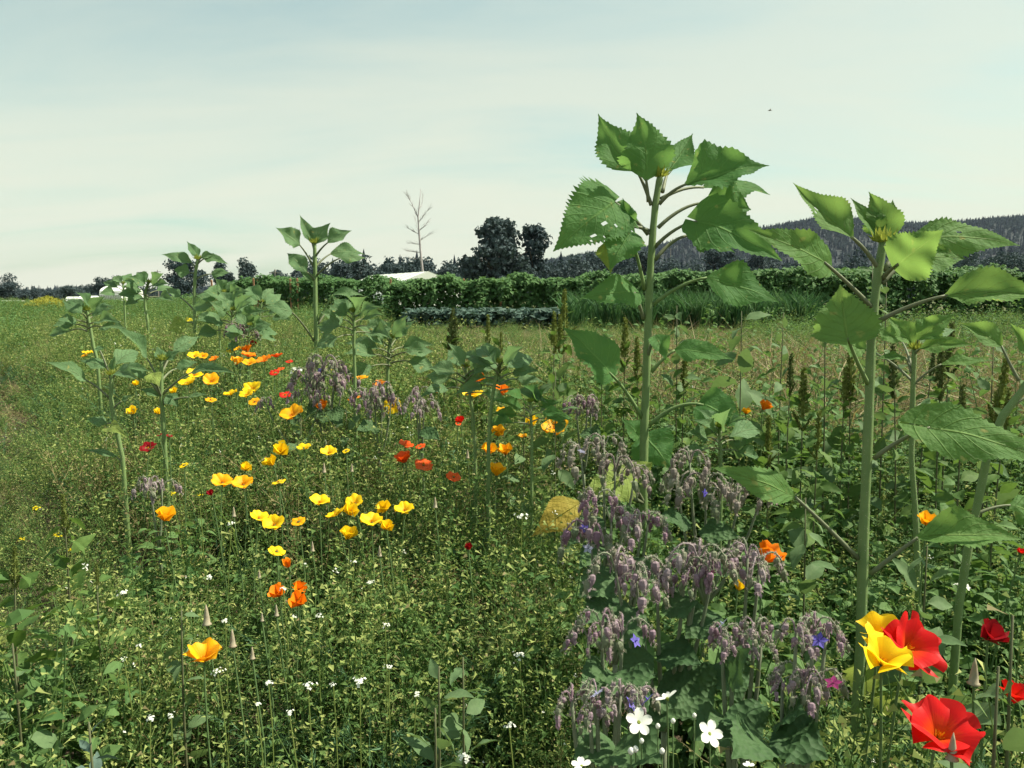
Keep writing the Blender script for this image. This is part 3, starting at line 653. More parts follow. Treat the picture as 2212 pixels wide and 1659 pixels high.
def weed_leafy(name, seed, L=(.015, .03), n=170, mats=('weed_a', 'weed_pod'), hh=(.25, .5)):
    r = random.Random(seed); b = MB()
    for s in range(9):
        pts = stem_pts(r, r.uniform(*hh), r.uniform(.1, .6), .08); b.tube(pts, [.0018, .0016, .0013, .001, .0007], 3, 0, False)
        for k in range(n // 9):
            t = r.uniform(.15, 1); q = on_line(pts, t); a = r.uniform(0, 6.28); l = r.uniform(*L)
            b.petal(q + Vector((math.cos(a), math.sin(a), .3)) * r.uniform(0, .03), Vector((math.cos(a), math.sin(a), r.uniform(-.3, .9))), Vector((r.uniform(-.4, .4), r.uniform(-.4, .4), 1)), l, l * r.uniform(.35, .6), 1 if r.random() < .25 else 0, .3, .2)
    return b, list(mats)
def weed_feathery(name, seed):
    r = random.Random(seed); b = MB()
    for s in range(16):
        a = r.uniform(0, 6.28); h = r.uniform(.2, .42); ln = r.uniform(.1, .7); pts = []
        q = Vector((r.uniform(-.03, .03), r.uniform(-.03, .03), 0)); d = Vector((math.cos(a) * ln, math.sin(a) * ln, 1)).normalized()
        for i in range(5): pts.append(q.copy()); q = q + d * h / 4; d = (d + Vector((math.cos(a), math.sin(a), -.3)) * .12).normalized()
        b.tube(pts, [.0012, .0011, .001, .0008, .0005], 3, 0, False)
        for k in range(16):
            t = r.uniform(.4, 1); q = on_line(pts, t); l = r.uniform(.02, .05) * (1.3 - t * .6)
            for j in range(3):
                dv = (d + rv(r, .9)).normalized(); s_ = dv.cross(rv(r)).normalized() * .0016; b.add([q - s_, q + s_, q + dv * l], [(0, 1, 2)], 0)
    return b, ['weed_blue']
def weed_broad(name, seed, L=(.04, .085), hh=(.25, .5), mat='weed_broad', stems=5, n=16):
    r = random.Random(seed); b = MB()
    for s in range(stems):
        pts = stem_pts(r, r.uniform(*hh), r.uniform(.05, .4), .07); b.tube(pts, [.003, .0027, .0022, .0016, .001], 4, 0, False)
        for k in range(n):
            t = .12 + .88 * (k + .5) / n; q = on_line(pts, t); a = k * 2.4 + s; l = r.uniform(*L) * (1.15 - t * .55)
            d = Vector((math.cos(a), math.sin(a), r.uniform(.0, .8))).normalized(); q2 = q + d * l * .35; b.tube([q, q2], .0009, 3, 0, False)
            b.leaf(q2, d + Vector((0, 0, r.uniform(-.8, .3))), Vector((r.uniform(-.9, .9), r.uniform(-.9, .9), 1)), l, l * r.uniform(.45, .65), 0, .35, r.uniform(.05, .3))
        if r.random() < .35:
            e = pts[-1]
            for k in range(26):
                z = r.uniform(-.02, .06); a = r.uniform(0, 6.28); b.petal(e + Vector((0, 0, z)), Vector((math.cos(a), math.sin(a), .6)), Vector((0, 0, 1)), .012, .006, 1, .2, .1)
    return b, [mat, 'amaranth']
def grass_dry(name, seed, n=34, h=(.08, .3), mats=('straw', 'weed_pod')):
    r = random.Random(seed); b = MB()
    for k in range(n):
        o = Vector((r.uniform(-.16, .16), r.uniform(-.16, .16), 0)); l = r.uniform(*h); ln = r.uniform(.2, 2.5); a = r.uniform(0, 6.28); d = Vector((math.cos(a) * ln, math.sin(a) * ln, 1)).normalized(); s_ = d.cross(rv(r)).normalized() * r.uniform(.0012, .003)
        m = o + d * l * .6; e = m + (d + Vector((math.cos(a), math.sin(a), -.5)) * .5).normalized() * l * .5
        b.add([o - s_, o + s_, m + s_ * .8, m - s_ * .8, e], [(0, 1, 2, 3), (3, 2, 4)], 1 if r.random() < .2 else 0)
    return b, list(mats)
protos = [weed_purse('w0', 1, .06), weed_purse('w1', 2, .12), weed_purse('w2', 3, .04, .25), weed_purse('w3', 4, .14), weed_purse('w4', 5, .02, .15),   # 0-4 wiry
          weed_leafy('w5', 6), weed_leafy('w6', 7), weed_leafy('w7', 8, (.012, .022), 220),                                                    # 5-7 small leaves
          weed_feathery('w8', 9), weed_feathery('w9', 10),                                                                                    # 8-9 feathery
          weed_broad('w10', 11), weed_broad('w11', 12), weed_broad('w12', 13, (.05, .1)), weed_broad('w13', 14, (.03, .06), (.3, .6)),          # 10-13 broad
          grass_dry('w14', 15), grass_dry('w15', 16), grass_dry('w16', 17, 40, (.1, .4)),                                                      # 14-16 straw
          weed_broad('w17', 18, (.04, .09), (.08, .22), 'weed_broad', 5, 9), weed_leafy('w18', 19, (.02, .05), 120, ('weed_broad', 'weed_a'), (.1, .25))]  # 17-18 low crop
def patch_mesh(name, kinds, size, n, seed):
    """one square of ground cover: many tufts merged, each with its own tint"""
    r = random.Random(seed); V, F, MI, TI, mats = [], [], [], [], []; off = 0
    for _ in range(n):
        b, ms = protos[r.choice(kinds)]; a = r.uniform(0, 6.28); sc_ = r.uniform(.65, 1.2); tint = r.random()
        m3 = np.array((Matrix.Rotation(r.uniform(-.15, .15), 3, 'X') @ Matrix.Rotation(a, 3, 'Z')) * sc_)
        v = np.array([tuple(p) for p in b.v]) @ m3.T + np.array([r.uniform(-size / 2, size / 2), r.uniform(-size / 2, size / 2), 0])
        V.append(v); F += [[q + off for q in f] for f in b.f]; off += len(v); TI.append(np.full(len(v), tint))
        for q in ms:
            if q not in mats: mats.append(q)
        mp_ = [mats.index(q) for q in ms]; MI += [mp_[q] for q in b.m]
    me = bpy.data.meshes.new(name); me.from_pydata(np.concatenate(V).tolist(), [], F)
    for q in mats: me.materials.append(M[q])
    me.polygons.foreach_set('material_index', MI); at = me.attributes.new('tint', 'FLOAT', 'POINT'); at.data.foreach_set('value', np.concatenate(TI))
    return me
wiry, small, feath, broad = (0, 1, 2, 3, 4), (5, 6, 7), (8, 9), (10, 11, 12, 13)
PATCH = [patch_mesh('patch', wiry * 3 + small * 2 + feath, .5, 15, 500 + i) for i in range(4)]             # 0-3
PATCH += [patch_mesh('patch', feath * 5 + small * 2 + wiry, .5, 15, 510 + i) for i in range(2)]            # 4-5
PATCH += [patch_mesh('patch', broad * 4 + small + (0, 4), .5, 13, 520 + i) for i in range(4)]              # 6-9
PATCH += [patch_mesh('patch', wiry + small + feath * 2 + (11,), .5, 15, 530 + i) for i in range(2)]        # 10-11
PATCH += [patch_mesh('patch', (14, 15, 16, 14, 15, 16, 17, 18), 1.0, 34, 540 + i) for i in range(3)]       # 12-14 straw
PATCH += [patch_mesh('patch', (14, 15, 17, 18, 18, 5), 1.0, 30, 550 + i) for i in range(2)]                # 15-16 green stubble
protos.append(grass_dry('w19', 44, 30, (.25, .6), ('weed_a', 'weed_pod')))                                          # 19 green blades
protos += [weed_broad('w20', 45, (.06, .12), (.5, .85), 'weed_broad', 1, 22), weed_broad('w21', 46, (.05, .10), (.45, .8), 'weed_broad', 1, 26)]   # 20-21 tall single weeds
protos += [grass_dry('w22', 47, 46, (.3, .75), ('straw', 'weed_dry'))]                                                  # 22 long lodged straw
LONG = [patch_mesh('patch', (22, 22, 16, 18), .8, 12, 590 + i) for i in range(2)]
TALL = [patch_mesh('tuft', (q,), .05, 1, 580 + i) for i, q in enumerate((0, 1, 2, 4, 19, 20, 21, 20))]
PATCH += [patch_mesh('patch', (17, 18, 18, 12, 5, 10, 15), 1.0, 26, 560 + i) for i in range(3)]            # 17-19 crop
PATCH += TALL + LONG + [patch_mesh('patch', (7, 5, 6, 7, 18), .5, 18, 600 + i) for i in range(2)] + [patch_mesh('patch', (19, 19, 0, 9), .5, 13, 610 + i) for i in range(2)]                                                                                               # 20-27 single tall tufts
weed_coll = proto_coll('weed_kinds', PATCH)
def strip_right(y): return float(np.interp(y, [0, 3.7, 4.5, 6, 10, 16], [9, 6, 0.9, 0.0, -1.3, -3.0]))
def strip_left(y): return float(np.interp(y, [0, 3.4, 4.0, 5.3, 6.5, 8.5, 16], [-9, -4.5, -2.5, -3.1, -3.9, -5.7, -9.5]))
def vnoise(x, y, s):
    return .5 + .25 * (math.sin(x * 1.7 * s + 1.3 * math.sin(y * 1.1 * s)) + math.sin(y * 2.1 * s + 1.7 * math.sin(x * .8 * s + 2)))
def build_weeds():
    r = random.Random(99); near, straw, crop = [], [], []
    def cells(x0, x1, y0, y1, st):
        j = 0; y = y0
        while y < y1:
            x = x0 + (st / 2 if j % 2 else 0)
            while x < x1:
                yield x + r.uniform(-.3, .3) * st, y + r.uniform(-.3, .3) * st
                x += st
            y += st * .87; j += 1
    def seen(x, y, m=1.1): return abs(x) < y * .70 + m
    def spot(x, y, s, k, t=.1): return (x, y, gz(x, y) - .01, r.uniform(-t, t), r.uniform(-t, t), r.uniform(0, 6.28), s, k)
    for y0, y1, st in ((.8, 6, .36), (6, 16, .46)):
        for x, y in cells(-9, 6, y0, y1, st):
            d = math.hypot(x, y)
            if d < .85 or not seen(x, y) or not (strip_left(y) < x < strip_right(y)): continue
            h = weed_h(x, y); right = x / d * 2.2; q = vnoise(x, y, 1.6); u = r.random()
            leftlow = smooth(-.35, -.6, x / d) * (1 - smooth(2.4, 3.4, d))
            if (right > .25 + r.uniform(-.2, .2) and d > 2.0) or u < leftlow * .42: k = 6 + r.randint(0, 3); s = h / .44
            elif right > .2 and d <= 2.0: k = 10 + r.randint(0, 1); s = h / .5
            elif u < .14 + .6 * (q > .60): k = 4 + r.randint(0, 1); s = h / .44
            else:
                q2 = vnoise(x + 3, y - 7, 1.25) + r.uniform(-.06, .06); k = r.randint(0, 3); s = h / .50
                if q2 < .20: k = 30 + r.randint(0, 1); s = h / .46
                elif q2 > .74: k = 32 + r.randint(0, 1); s = h / .50
            near.append(spot(x, y, s * r.uniform(.70, 1.12) * (.60 + .42 * vnoise(x + 5, y, 1.9) + .22 * vnoise(x, y + 9, 4.1)), k, .08))
    for x, y in cells(-6, 5, 1.2, 9, .34):                  # single tufts standing above the mat
        if not seen(x, y) or not (strip_left(y) < x < strip_right(y)) or r.random() < .15: continue
        near.append(spot(x, y, r.uniform(.95, 1.38) * weed_h(x, y) / .5, r.choice((20, 21, 22, 23, 20, 22, 24)), .28))
    for x, y in cells(-.2, 8.5, 2.6, 10, .40):             # taller leafy weeds screening the stubble on the right
        if not seen(x, y) or x < .12 * y - .1 or r.random() < .42 + .22 * (y > 5.2): continue
        near.append(spot(x, y, r.uniform(.7, 1.05), 25 + r.randint(0, 2), .1))
    for x, y in cells(-.3, 7, 4.1, 10.5, .55):              # lodged straw on the near stubble
        if not seen(x, y) or x < strip_right(y) + .1 or r.random() < .3 + .4 * vnoise(x, y, .9): continue
        straw.append(spot(x, y, r.uniform(.9, 1.5), 28 + r.randint(0, 1)))
    for x, y in cells(2, 19, 8.5, 21.5, .85):               # bushy weeds out to the right of the leeks
        if x < .27 * y + .4 or not seen(x, y, 1) or r.random() < .35: continue
        crop.append(spot(x, y, r.uniform(.6, 1.15) * (.7 + y / 40), 25 + r.randint(0, 2)))
    for x, y in cells(-7, 18, 4.2, 20.5, .75):
        if not seen(x, y, .8) or (x < strip_right(y) + r.uniform(-.3, .2) and y < 16) or x < -.2 * y - .5: continue
        g = vnoise(x, y, .5); k = 12 + r.randint(0, 2) if r.random() > (.75 if g > .5 else .35) else 15 + r.randint(0, 1)
        straw.append(spot(x, y, r.uniform(.7, 1.1) * (1.3 if y < 9 else .9), k))
    for x, y in cells(-7, -2.8, 3.9, 8, .6):                # bare path by the left edge: straw and scraps
        if x > strip_left(y) + .1 or r.random() < .35: continue
        straw.append(spot(x, y, r.uniform(.4, .8), r.choice((12, 13, 15))))
    for y0, y1, st in ((7, 22, .8), (22, 62, 1.6)):         # low green crop stretching away on the left
        for x, y in cells(-44, 0, y0, y1, st):
            if not seen(x, y, 1) or (y < 16 and x > strip_left(y) - .2) or x > -.16 * y - .6: continue
            if y < 8.5 and r.random() < .5: continue
            crop.append(spot(x, y, r.uniform(.7, 1.15) * (1 + y / 90), 17 + r.randint(0, 2)))
    for x, y in cells(3, 20, 12, 27, .8):                   # weedy patch right of the leeks
        if x < .30 * y or y > 22 or not seen(x, y, 1): continue
        crop.append(spot(x, y, r.uniform(.5, 1.0) * (.5 + y / 28), r.choice((6, 7, 17, 18, 19, 15))))
    tag(scatter('meadow_weeds', weed_coll, near), 'dense tangle of wiry green and yellowing weeds between the flowers', 'weeds', kind='stuff')
    tag(scatter('straw_grass', weed_coll, straw), 'mown dry straw and grass stubble', 'straw', kind='stuff')
    tag(scatter('crop_leaves', weed_coll, crop), 'low green leafy crops and weeds of the far field', 'crop', kind='stuff')
    b = MB(); r = random.Random(4)
    for _ in range(2600):
        d = r.uniform(38, 58); x = r.gauss(103, 26); p = P(x, 660, d); z = gz(p.x, p.y) + r.random() ** .6 * (.9 - abs(x - 103) / 110)
        if z < .25: continue
        b.petal(Vector((p.x, p.y, z)), rv(r) + Vector((0, 0, .3)), Vector((0, -.4, 1)), r.uniform(.1, .2), r.uniform(.08, .15), 0)
    tag(link('yellow_bloom_patch', b.mesh('yellow_bloom_patch', ['yellow_field'])), 'hazy yellow patch of blooming mustard in the left field', 'flower patch', kind='stuff')
build_weeds()

# ------------------------------------------------------------------ sunflowers
SHAPE_T = [0, .02, .06, .12, .2, .3, .42, .55, .7, .83, .93, 1]
SHAPE_W = [.05, .42, .72, .90, 1.0, .98, .86, .67, .42, .21, .075, 0]
WEDGE_W = [.03, .10, .25, .50, .82, 1.0, .95, .74, .44, .20, .055, 0]
OV_W = [.04, .16, .34, .56, .8, .97, 1.0, .88, .62, .34, .13, 0]
def leaf_mesh(name, B, T, width, roll, mat, org, bulge=.12, fold=.18, curl=0.0, ripple=.07, twist=0.0, nt=30, ns=8, seed=0, holes=(), lobes=.14, teeth=.055, shape=SHAPE_W, side=0.0):
    r = random.Random(seed); B, T = Vector(B), Vector(T); ax = T - B; L = ax.length; ax.normalize()
    mid = (B + T) / 2; up = Vector((0, 0, 1)); tc_ = (CAM - mid).normalized()
    u = up - ax * up.dot(ax); u = u.normalized() if u.length > .15 else Vector((0, 0, 0))
    c = tc_ - ax * tc_.dot(ax); c = c.normalized() if c.length > .15 else u
    a = math.radians(roll); n = u * math.cos(a) + c * math.sin(a); n = n - ax * n.dot(ax); n.normalize()
    sd0 = ax.cross(n)
    C = mid + n * (bulge * L) + sd0 * (side * L)
    vs_, uv, fs = [], [], []; ph = r.uniform(0, 6.28); k1 = r.uniform(1.5, 2.6)
    for i in range(nt + 1):
        t = i / nt; p = B * (1 - t) ** 2 + C * 2 * t * (1 - t) + T * t * t; tan = ((C - B) * (1 - t) + (T - C) * t).normalized()
        sd = tan.cross(n).normalized(); nn = sd.cross(tan)
        if twist:
            q = math.radians(twist) * (t - .2); sd, nn = sd * math.cos(q) + nn * math.sin(q), nn * math.cos(q) - sd * math.sin(q)
        w = width / 2 * float(np.interp(t, SHAPE_T, shape)) * (1 + .05 * math.sin(9 * t + ph))
        for j in range(ns + 1):
            s = -1 + 2 * j / ns; ww = w; fw = 0
            if j in (0, ns) and 0 < i < nt and teeth:
                if i % 2: ww *= 1 + teeth * r.uniform(.3, 2.7) * (1.2 - .4 * t); fw = L * r.uniform(.004, .018)
                else: ww *= 1 - teeth * .8
            off = fold * abs(s) * w + curl * s * s * w + ripple * w * (abs(s) ** 1.6) * math.sin(2 * PI * k1 * t + ph + (1.5 if s > 0 else 0)) * 1.5
            off += .012 * w * math.sin(22 * t - 6 * abs(s)) * (.3 + abs(s)) + .06 * w * math.sin(5 * t + 3 * s + ph) + .035 * w * math.sin(11 * t - 4.5 * s + 2 * ph)
            back = lobes * L * abs(s) ** 1.6 * max(0, 1 - t / .4) ** 1.5
            vs_.append(p + sd * (s * ww) + nn * off - tan * back + tan * fw); uv.append(((s + 1) / 2, t))
    def hole(t, s): return any(((t - ht) / hr) ** 2 + ((s - hs) / (hr * 2.2)) ** 2 < 1 for ht, hs, hr in [(q0, -q1, q2) for q0, q1, q2 in holes])
    for i in range(nt):
        for j in range(ns):
            if holes and hole((i + .5) / nt, -1 + 2 * (j + .5) / ns): continue
            q = i * (ns + 1) + j; fs.append((q, q + 1, q + ns + 2, q + ns + 1))
    me = bpy.data.meshes.new(name); me.from_pydata([v - Vector(org) for v in vs_], [], fs); me.materials.append(M[mat])
    ul = me.uv_layers.new(name='UVMap'); ul.data.foreach_set('uv', [c_ for f in fs for vi in f for c_ in uv[vi]])
    me.polygons.foreach_set('use_smooth', [True] * len(fs)); me.update(); return me

def curve_pts(a, b, sag, n=6):
    a, b = Vector(a), Vector(b); m = (a + b) / 2 + sag
    return [a * (1 - t) ** 2 + m * 2 * t * (1 - t) + b * t * t for t in [i / n for i in range(n + 1)]]

def sunflower(label, zf, d, stem, w0, w1, leaves, mat='sun_leaf', seed=0, bud=True, petw=.16, hi=True, zs=None, lean=0.0):
    """stem: list of zoom points bottom to top; leaves: dicts in the same zoom pixels"""
    S = [P(*zf(*p), d + lean * i / (len(stem) - 1)) for i, p in enumerate(stem)]
    k = px({Z1: .36, Z2: .36, Z3: .48, Z6: .48}[zf], d)      # metres per zoom pixel
    bx, by = S[0].x + (S[0].x - S[1].x) * .3, S[0].y; org = Vector((bx, by, gz(bx, by)))
    t = root('sunflower', org, label, 'sunflower', 'sunflower plants')
    full = [Vector((bx, by, org.z - .03))] + S; b = MB()
    zs_ = [p.z for p in full]; R = [k * (w0 + (w1 - w0) * (p.z - zs_[0]) / (zs_[-1] - zs_[0])) / 2 for p in full]
    # densify and add a slight ribbed unevenness
    dp, dr = [], []
    for i in range(len(full) - 1):
        for j in range(4):
            f = j / 4; dp.append(full[i].lerp(full[i + 1], f)); dr.append((R[i] * (1 - f) + R[i + 1] * f) * (1 + .05 * math.sin(7.3 * (i * 4 + j))))
    dp.append(full[-1]); dr.append(R[-1]); b.tube(dp, dr, 18)
    for q in range(len(b.v)):
        if (q % 18) % 2:
            c_ = dp[min(q // 18, len(dp) - 1)]; b.v[q] = tuple(c_ + (Vector(b.v[q]) - c_) * .93)
    link('stem', b.mesh('stem', ['sun_stem'], org, True), t)
    if d < 3:
        rr_ = random.Random(seed); hb = MB()
        for _ in range(900):
            i_ = rr_.randrange(len(dp) - 1); q_ = dp[i_].lerp(dp[i_ + 1], rr_.random()); dv = Vector((rr_.gauss(0, 1), rr_.gauss(0, 1), rr_.uniform(-.2, .2))).normalized(); w_ = dv.cross(Vector((0, 0, 1))) * .0004
            p_ = q_ + dv * dr[i_] * .9; hb.add([p_ - w_, p_ + w_, p_ + dv * rr_.uniform(.003, .006)], [(0, 1, 2)])
        link('bristles', hb.mesh('bristles', ['hair'], org), t)
    for i, lf in enumerate(leaves):
        zl = lf.get('z', zf)
        dB, dT = d + lf.get('db', 0), d + lf.get('dt', 0)
        B, T = P(*zl(*lf['b']), dB), P(*zl(*lf['t']), dT)
        rise = lf.get('rise', .0)
        me = leaf_mesh('leaf', B, T, lf['w'] * k, lf.get('roll', 45), lf.get('mat', mat), org, lf.get('bulge', .10), lf.get('fold', .18), lf.get('curl', random.Random(seed * 31 + i).uniform(-.22, .26)), lf.get('rip', .11), lf.get('tw', 0),
                       (48 if lf.get('holes') else 36) if hi else 18, (18 if lf.get('holes') else 10) if hi else 6, seed * 50 + i, lf.get('holes', ()), lf.get('lobes', .14) if lf.get('heart') else lf.get('lobes', .035), lf.get('teeth', .045), SHAPE_W if lf.get('heart') else WEDGE_W, side=lf.get('side', 0))
        o = link('leaf', me, t)
        if 'lab' in lf: o['label'] = lf['lab']
        if 'p' in lf:
            A = P(*zl(*lf['p']), d); dn = B - A; b2 = MB(); pw = lf.get('pw', petw) * (w0 * k)
            sag = Vector((0, 0, lf.get('sag', .12) * dn.length)); pts = curve_pts(A, B, sag, 8)
            # run the petiole on into the midrib of the blade
            b2.tube(pts, [pw * (1.35 - .6 * j / 8) for j in range(9)], 7); link('petiole', b2.mesh('petiole', [lf.get('pm', 'sun_stem_dark')], org, True), o)
    if bud:
        top = S[-1]; r = random.Random(seed); q = MB(); rad = k * w1 * .7
        for ring, (n, el, ll) in enumerate(((9, .5, 2.6), (8, 1.1, 2.8), (7, 2.2, 2.6), (5, 5, 2.2))):
            for j in range(n):
                a = 2 * PI * (j + ring * .5) / n + r.uniform(-.2, .2); dd = Vector((math.cos(a), math.sin(a), el)).normalized()
                q.petal(top + Vector((math.cos(a), math.sin(a), 0)) * rad * .4, dd, Vector((0, 0, 1)), rad * ll * r.uniform(.8, 1.2), rad * .9, 0, .5, -.15)
        link('bud', q.mesh('bud', ['bud'], org), t)
    return t

D1 = 2.85
sunflower('tallest sunflower with hole-eaten left leaf, budding top above the horizon', Z3, D1,
    [(500, 1800), (503, 1500), (512, 1300), (518, 1100), (525, 900), (533, 750), (543, 600), (553, 500), (565, 420), (574, 375)], 44, 30, [
    dict(p=(535, 500), b=(468, 342), t=(295, 86), w=215, roll=62, db=.0, dt=.06, fold=.35, bulge=-.04, side=-.10, tw=30),
    dict(p=(522, 485), b=(511, 382), t=(468, 82), w=270, roll=66, db=-.03, dt=-.10, fold=.15, bulge=-.05, side=.16, tw=-10),
    dict(p=(585, 440), b=(610, 350), t=(722, 176), w=170, roll=50, db=.08, dt=.25, fold=.4, bulge=-.1),
    dict(p=(570, 495), b=(695, 405), t=(1068, 322), w=250, roll=52, db=-.05, dt=-.06, fold=.55, bulge=.10, sag=.18),
    dict(p=(580, 470), b=(770, 420), t=(1072, 455), w=190, roll=38, db=.12, dt=.22, fold=.1, bulge=.16, rip=.16),
    dict(p=(566, 600), b=(782, 488), t=(985, 520), w=280, roll=76, db=.03, dt=.02, fold=.2, bulge=.22, sag=.2, tw=25),
    dict(p=(548, 690), heart=1, b=(742, 572), t=(1124, 752), w=245, roll=60, db=-.08, dt=-.18, fold=.25, bulge=.16, sag=.2),
    dict(p=(552, 745), b=(712, 636), t=(912, 715), w=150, roll=55, db=.04, dt=.05, fold=.1, bulge=.22, rip=.2, sag=.25, holes=((.35, .4, .06), (.6, .2, .05))),
    dict(p=(545, 945), b=(785, 826), t=(1112, 938), w=215, roll=60, db=-.05, dt=-.08, fold=.2, bulge=.12, sag=.16, pm='sun_stem'),
    dict(p=(520, 632), heart=1, b=(370, 486), t=(92, 708), w=315, roll=80, db=-.05, dt=-.12, fold=.1, bulge=.24, rip=.05, sag=.1, holes=((.36, .42, .036), (.55, .60, .028), (.28, .66, .024), (.45, .86, .035), (.20, .45, .016), (.62, .8, .02)), teeth=.07),
    dict(p=(522, 615), b=(432, 598), t=(406, 466), w=92, roll=75, db=-.06, dt=-.05, fold=.3, bulge=.05, rip=.15),
    dict(p=(505, 880), heart=1, b=(440, 625), t=(345, 795), w=185, roll=70, db=-.08, dt=-.14, fold=-.15, bulge=.30, rip=.15, sag=.1, pm='sun_stem'),
    dict(b=(345, 660), t=(352, 808), w=120, roll=80, db=.0, dt=.0, fold=.2, bulge=.1, rip=.2, mat='sun_leaf_lime', p=(440, 640)),
    dict(p=(500, 1010), heart=1, b=(457, 892), t=(212, 922), w=165, roll=58, db=-.05, dt=-.15, fold=.1, bulge=.16),
    dict(p=(494, 1460), heart=1, b=(345, 1252), t=(138, 1050), w=210, roll=52, db=-.1, dt=-.12, fold=.3, bulge=.16, tw=25, pm='sun_stem'),
    dict(p=(516, 1190), b=(552, 1085), t=(603, 1206), w=95, roll=60, db=-.06, dt=-.12, fold=.2, bulge=.3),
    dict(p=(535, 1250), b=(640, 1152), t=(908, 1196), w=130, roll=50, db=.0, dt=-.05, fold=.3, bulge=.14, pm='sun_stem'),
    dict(p=(525, 1492), heart=1, b=(770, 1398), t=(955, 1500), w=190, roll=60, db=-.04, dt=-.1, fold=.2, bulge=.15, sag=.3, pm='sun_stem'),
    dict(p=(505, 1560), heart=1, b=(515, 1545), t=(625, 1690), w=215, roll=70, db=.10, dt=.05, fold=.1, bulge=.1),
    dict(p=(500, 1560), b=(488, 1545), t=(400, 1462), w=110, roll=60, db=.06, dt=.03, fold=.2, bulge=.1),
    dict(z=Z6, p=(500, 420), b=(215, 420), t=(-8, 575), w=150, roll=75, db=-.35, dt=-.40, fold=.1, bulge=.2, rip=.05, mat='sun_leaf_yellow', lab='withered yellow lower leaf', teeth=.01),
    dict(z=Z6, p=(500, 300), b=(455, 235), t=(500, 350), w=130, roll=70, db=-.2, dt=-.25, fold=.1, bulge=.1, mat='sun_leaf_lime'),
    dict(z=Z6, p=(500, 420), heart=1, b=(420, 310), t=(230, 380), w=190, roll=70, db=-.15, dt=-.2, fold=.1, bulge=.1, mat='sun_leaf_lime'),
    ], seed=1)

D2 = 1.70
sunflower('big thick-stemmed sunflower at the right with wide backlit pale green leaves', Z3, D2,
    [(1478, 2480), (1490, 2000), (1503, 1700), (1515, 1420), (1520, 1250), (1526, 1100), (1538, 950), (1556, 800), (1578, 670)], 54, 38, [
    dict(p=(1560, 790), b=(1435, 642), t=(1172, 398), w=185, roll=48, db=-.02, dt=.04, fold=.35, bulge=-.08, holes=((.55, .2, .03), (.5, .6, .03))),
    dict(p=(1572, 690), b=(1574, 655), t=(1430, 465), w=120, roll=45, db=.02, dt=.05, fold=.4, bulge=.03),
    dict(p=(1580, 690), b=(1584, 662), t=(1512, 438), w=185, roll=70, db=.03, dt=.04, fold=.2, bulge=.02, side=.14),
    dict(p=(1582, 680), b=(1596, 640), t=(1622, 474), w=110, roll=55, db=.07, dt=.12, fold=.4, bulge=.05),
    dict(p=(1575, 830), heart=1, b=(1648, 764), t=(1850, 610), w=225, roll=80, db=-.06, dt=-.13, fold=.1, bulge=.06, tw=-15),
    dict(p=(1585, 790), b=(1690, 650), t=(2196, 682), w=185, roll=62, db=.05, dt=.10, fold=.2, bulge=.15, holes=((.4, .3, .02),)),
    dict(p=(1575, 850), b=(1700, 745), t=(1950, 742), w=160, roll=58, db=.02, dt=.05, fold=.1, bulge=.12, holes=((.6, .1, .05), (.75, -.3, .04))),
    dict(p=(1530, 962), heart=1, b=(1312, 756), t=(972, 610), w=185, roll=62, db=-.05, dt=-.12, fold=.12, bulge=.10, sag=.03),
    dict(p=(1556, 1022), b=(1868, 905), t=(2330, 915), w=205, roll=50, db=-.04, dt=-.10, fold=.35, bulge=.14, sag=.10),
    dict(p=(1512, 1308), heart=1, b=(1418, 1096), t=(1385, 858), w=275, roll=78, db=-.08, dt=-.05, fold=.12, bulge=-.08, sag=-.06, pm='sun_stem'),
    dict(p=(1535, 1640), heart=1, b=(1790, 1500), t=(2350, 1665), w=240, roll=56, db=-.06, dt=-.10, fold=.3, bulge=.12, sag=.12, lobes=.25),
    dict(z=Z6, p=(1465, 670), b=(1180, 392), t=(798, 258), w=165, roll=52, db=-.05, dt=-.10, fold=.15, bulge=.08, sag=.02, tw=15),
    dict(z=Z6, p=(1520, 740), b=(1735, 575), t=(2215, 590), w=190, roll=48, db=-.05, dt=-.08, fold=.3, bulge=.18, sag=.02),
    dict(z=Z6, p=(1490, 980), heart=1, b=(1560, 1130), t=(1620, 1390), w=300, roll=85, db=.05, dt=.12, fold=.1, bulge=.1, mat='sun_leaf_lime', lab='pale lime lower leaf behind the yellow poppies'),
    ], 'sun_leaf_backlit', seed=2)

